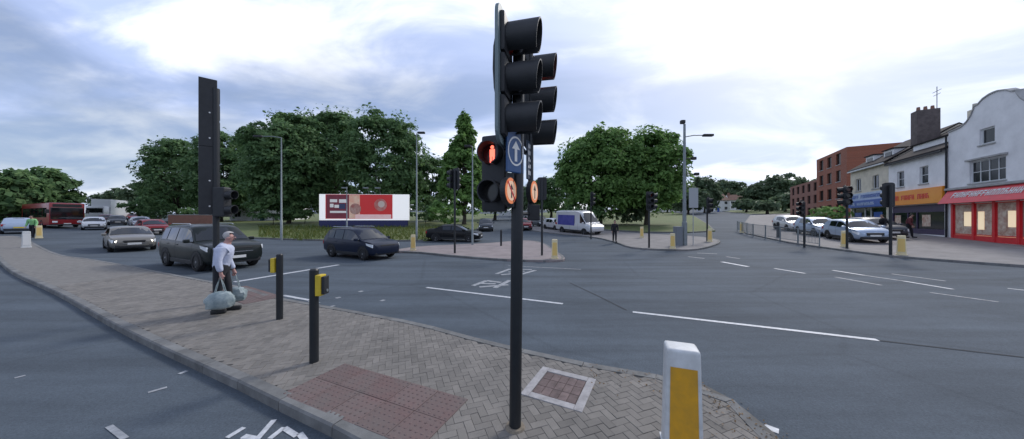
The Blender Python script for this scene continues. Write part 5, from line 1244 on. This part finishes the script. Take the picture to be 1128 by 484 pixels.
pr_(0.40, 0.80, 0.04, 0.20, -0.018, (0.75, 0.55, 0.55), 'poster_band', (0.7, 0.35, 0.35))
for x0, x1, z0, z1 in ((0.12, 0.20, 0.68, 0.80), (0.22, 0.30, 0.66, 0.80), (0.12, 0.16, 0.48, 0.62), (0.17, 0.23, 0.46, 0.58), (0.12, 0.30, 0.26, 0.34)): pr_(x0, x1, z0, z1, -0.018, (0.70, 0.68, 0.66), 'poster_block')
pr_(0.22, 0.29, 0.42, 0.62, -0.019, (0.03, 0.04, 0.10), 'poster_block')
cz_ = zb+(zt_-zb)*0.58
ds = MB().cyl((Wb*0.68, -0.011, cz_), (Wb*0.68, -0.003, cz_), 0.85, n=28).build('poster_disc', mat('print_disc', (0.72, 0.36, 0.30), 0.5, col2=(0.60, 0.08, 0.06), vscale=1.5), b)
MB().cyl((Wb*0.69, -0.016, cz_+0.1), (Wb*0.69, -0.0115, cz_+0.1), 0.45, n=24).build('poster_spot', mat('print_spot', (0.80, 0.62, 0.52), 0.5), ds)
MB().cyl((Wb*0.40, -0.022, cz_-0.55), (Wb*0.40, -0.0105, cz_-0.55), 0.75, n=28).build('poster_disc', mat('print_disc2', (0.66, 0.45, 0.36), 0.5, col2=(0.45, 0.10, 0.08), vscale=2), b)
for x in (0.32, 0.55, 0.68): 
    q = MB().tube([(Wb*x, 0.1, zt_), (Wb*x, -0.5, zt_+0.7), (Wb*x, -0.9, zt_+0.75)], 0.03, 6).build('lamp_arm', GREYM, b); MB().bbox(Wb*x-0.35, Wb*x+0.35, -1.1, -0.85, zt_+0.68, zt_+0.84, 0.03).build('lamp_head', GREYM, q)
# access cover in the paving
ac = empty('access_cover', (cov_c.x, cov_c.y, UP+0.002), math.atan2(cu.y, cu.x), 'square inspection cover with pale concrete frame beside the main pole', 'manhole cover')
fr_ = MB(); s = cs-0.006; t = 0.095
for a_, b_, c_, d_ in ((-s, s, -s, -s+t), (-s, s, s-t, s), (-s, -s+t, -s+t+0.002, s-t-0.002), (s-t, s, -s+t+0.002, s-t-0.002)): 
    MB().bbox(a_, b_, c_, d_, -0.05, 0.006, 0.006).build('frame', mat('pale_concrete', (0.33, 0.32, 0.32), 0.9, var=0.25, vscale=9, bump=0.3, bscale=90), ac)
MB().box(-s+t+0.004, s-t-0.004, -s+t+0.004, s-t-0.004, -0.05, -0.006).build('recessed_tray', mat('rusty_tray', (0.09, 0.07, 0.065), 0.9), ac)
brn = mat('brown_infill_block', (0.135, 0.10, 0.095), 0.9, var=0.3, vscale=12, isl=0.2, bump=0.3, bscale=100); k0 = s-t-0.008; st_ = 2*k0/5
for i in range(5):
    for j in range(3):
        w2 = 2*k0/3; MB().bbox(-k0+j*w2+0.003, -k0+(j+1)*w2-0.003, -k0+i*st_+0.003, -k0+(i+1)*st_-0.003, -0.04, 0.001, 0.004).build('infill_block', brn, ac)
# pedestrian with carrier bags
LAV = mat('pale_lavender_cloth', (0.52, 0.56, 0.70), 0.85, col2=(0.44, 0.48, 0.60), vscale=9, bump=0.4, bscale=25)
DKCL = mat('dark_cloth', (0.014, 0.015, 0.02), 0.9)
GREYH = mat('grey_hair', (0.42, 0.40, 0.39), 0.8, var=0.2, vscale=30)
DARKH = mat('dark_hair', (0.015, 0.012, 0.01), 0.7)
pp = gp(244, 344, UP)
person(pp, R(25), LAV, DKCL, GREYH, 'person in pale lavender jacket walking with big pale green bags', 1.70, lean=0.06, stride=0.09, skin=(0.45, 0.25, 0.22), arms=((0.03, 0.0), (0.0, 0.0)))
BAG = mat('pale_green_bag', (0.36, 0.42, 0.42), 0.55, col2=(0.17, 0.23, 0.25), vscale=9, bump=0.6, bscale=9)
def bag(off, w, h, label, m=BAG, seed=1):
    c, s = math.cos(R(25)), math.sin(R(25)); x, y = off; rs = random.Random(seed)
    b = empty('carrier_bag', (pp.x+x*c-y*s, pp.y+x*s+y*c, pp.z), R(25), label, 'bag')
    bm = bmesh.new(); bmesh.ops.create_uvsphere(bm, u_segments=20, v_segments=14, radius=1.0)
    for v in bm.verts:
        q = v.co.copy(); sq = 1/max(abs(q.x), abs(q.y), abs(q.z))**0.45
        kx = 1.0-0.45*max(0, q.z)**2; a = math.atan2(q.y, q.x)
        j = 1+0.07*math.sin(5*a+seed+2*q.z)+0.06*math.sin(9*a+12*q.z)+0.04*math.sin(14*a-9*q.z)+rs.uniform(-0.025, 0.025)
        v.co = (q.x*sq*w/2*kx*j, q.y*sq*0.13*kx*j, 0.31+(q.z*sq)*h/2)
    MB().addbm(bm).build('sack', m, b, smooth=28); bm.free()
    zt2 = 0.31+h/2
    for yy in (0.03, -0.03): MB().tube([(-0.09, yy, zt2-0.06), (-0.05, yy, zt2+0.12), (0.0, 0, 0.80), (0.05, yy, zt2+0.12), (0.09, yy, zt2-0.06)], 0.008, 6).build('handle', m, b)
bag((0.07, -0.25), 0.46, 0.38, 'large pale green carrier bag in the near hand of the pedestrian', seed=2)
bag((0.14, 0.25), 0.40, 0.34, 'pale green carrier bag in the far hand of the pedestrian', seed=5)
# other people
person(gp(677, 267, 0.1), R(-100), DKCL, DKCL, DARKH, 'person in dark clothes standing at the kerb right of the van', 1.7, stride=0.05)
person(gp(974, 262.5, 0.1), R(160), mat('black_coat', (0.012, 0.012, 0.015), 0.9), DKCL, DARKH, 'person in black coat walking past the blue shop front', 1.72)
person(gp(1001, 262, 0.1), R(-60), mat('maroon_coat', (0.12, 0.03, 0.035), 0.9), DKCL, DARKH, 'person in maroon top outside the orange shop', 1.7)
person(gp(36, 262, 0.1), R(-60), mat('hi_vis_green', (0.22, 0.48, 0.20), 0.7), DKCL, DARKH, 'person in pale green high visibility jacket near the bus', 1.75)
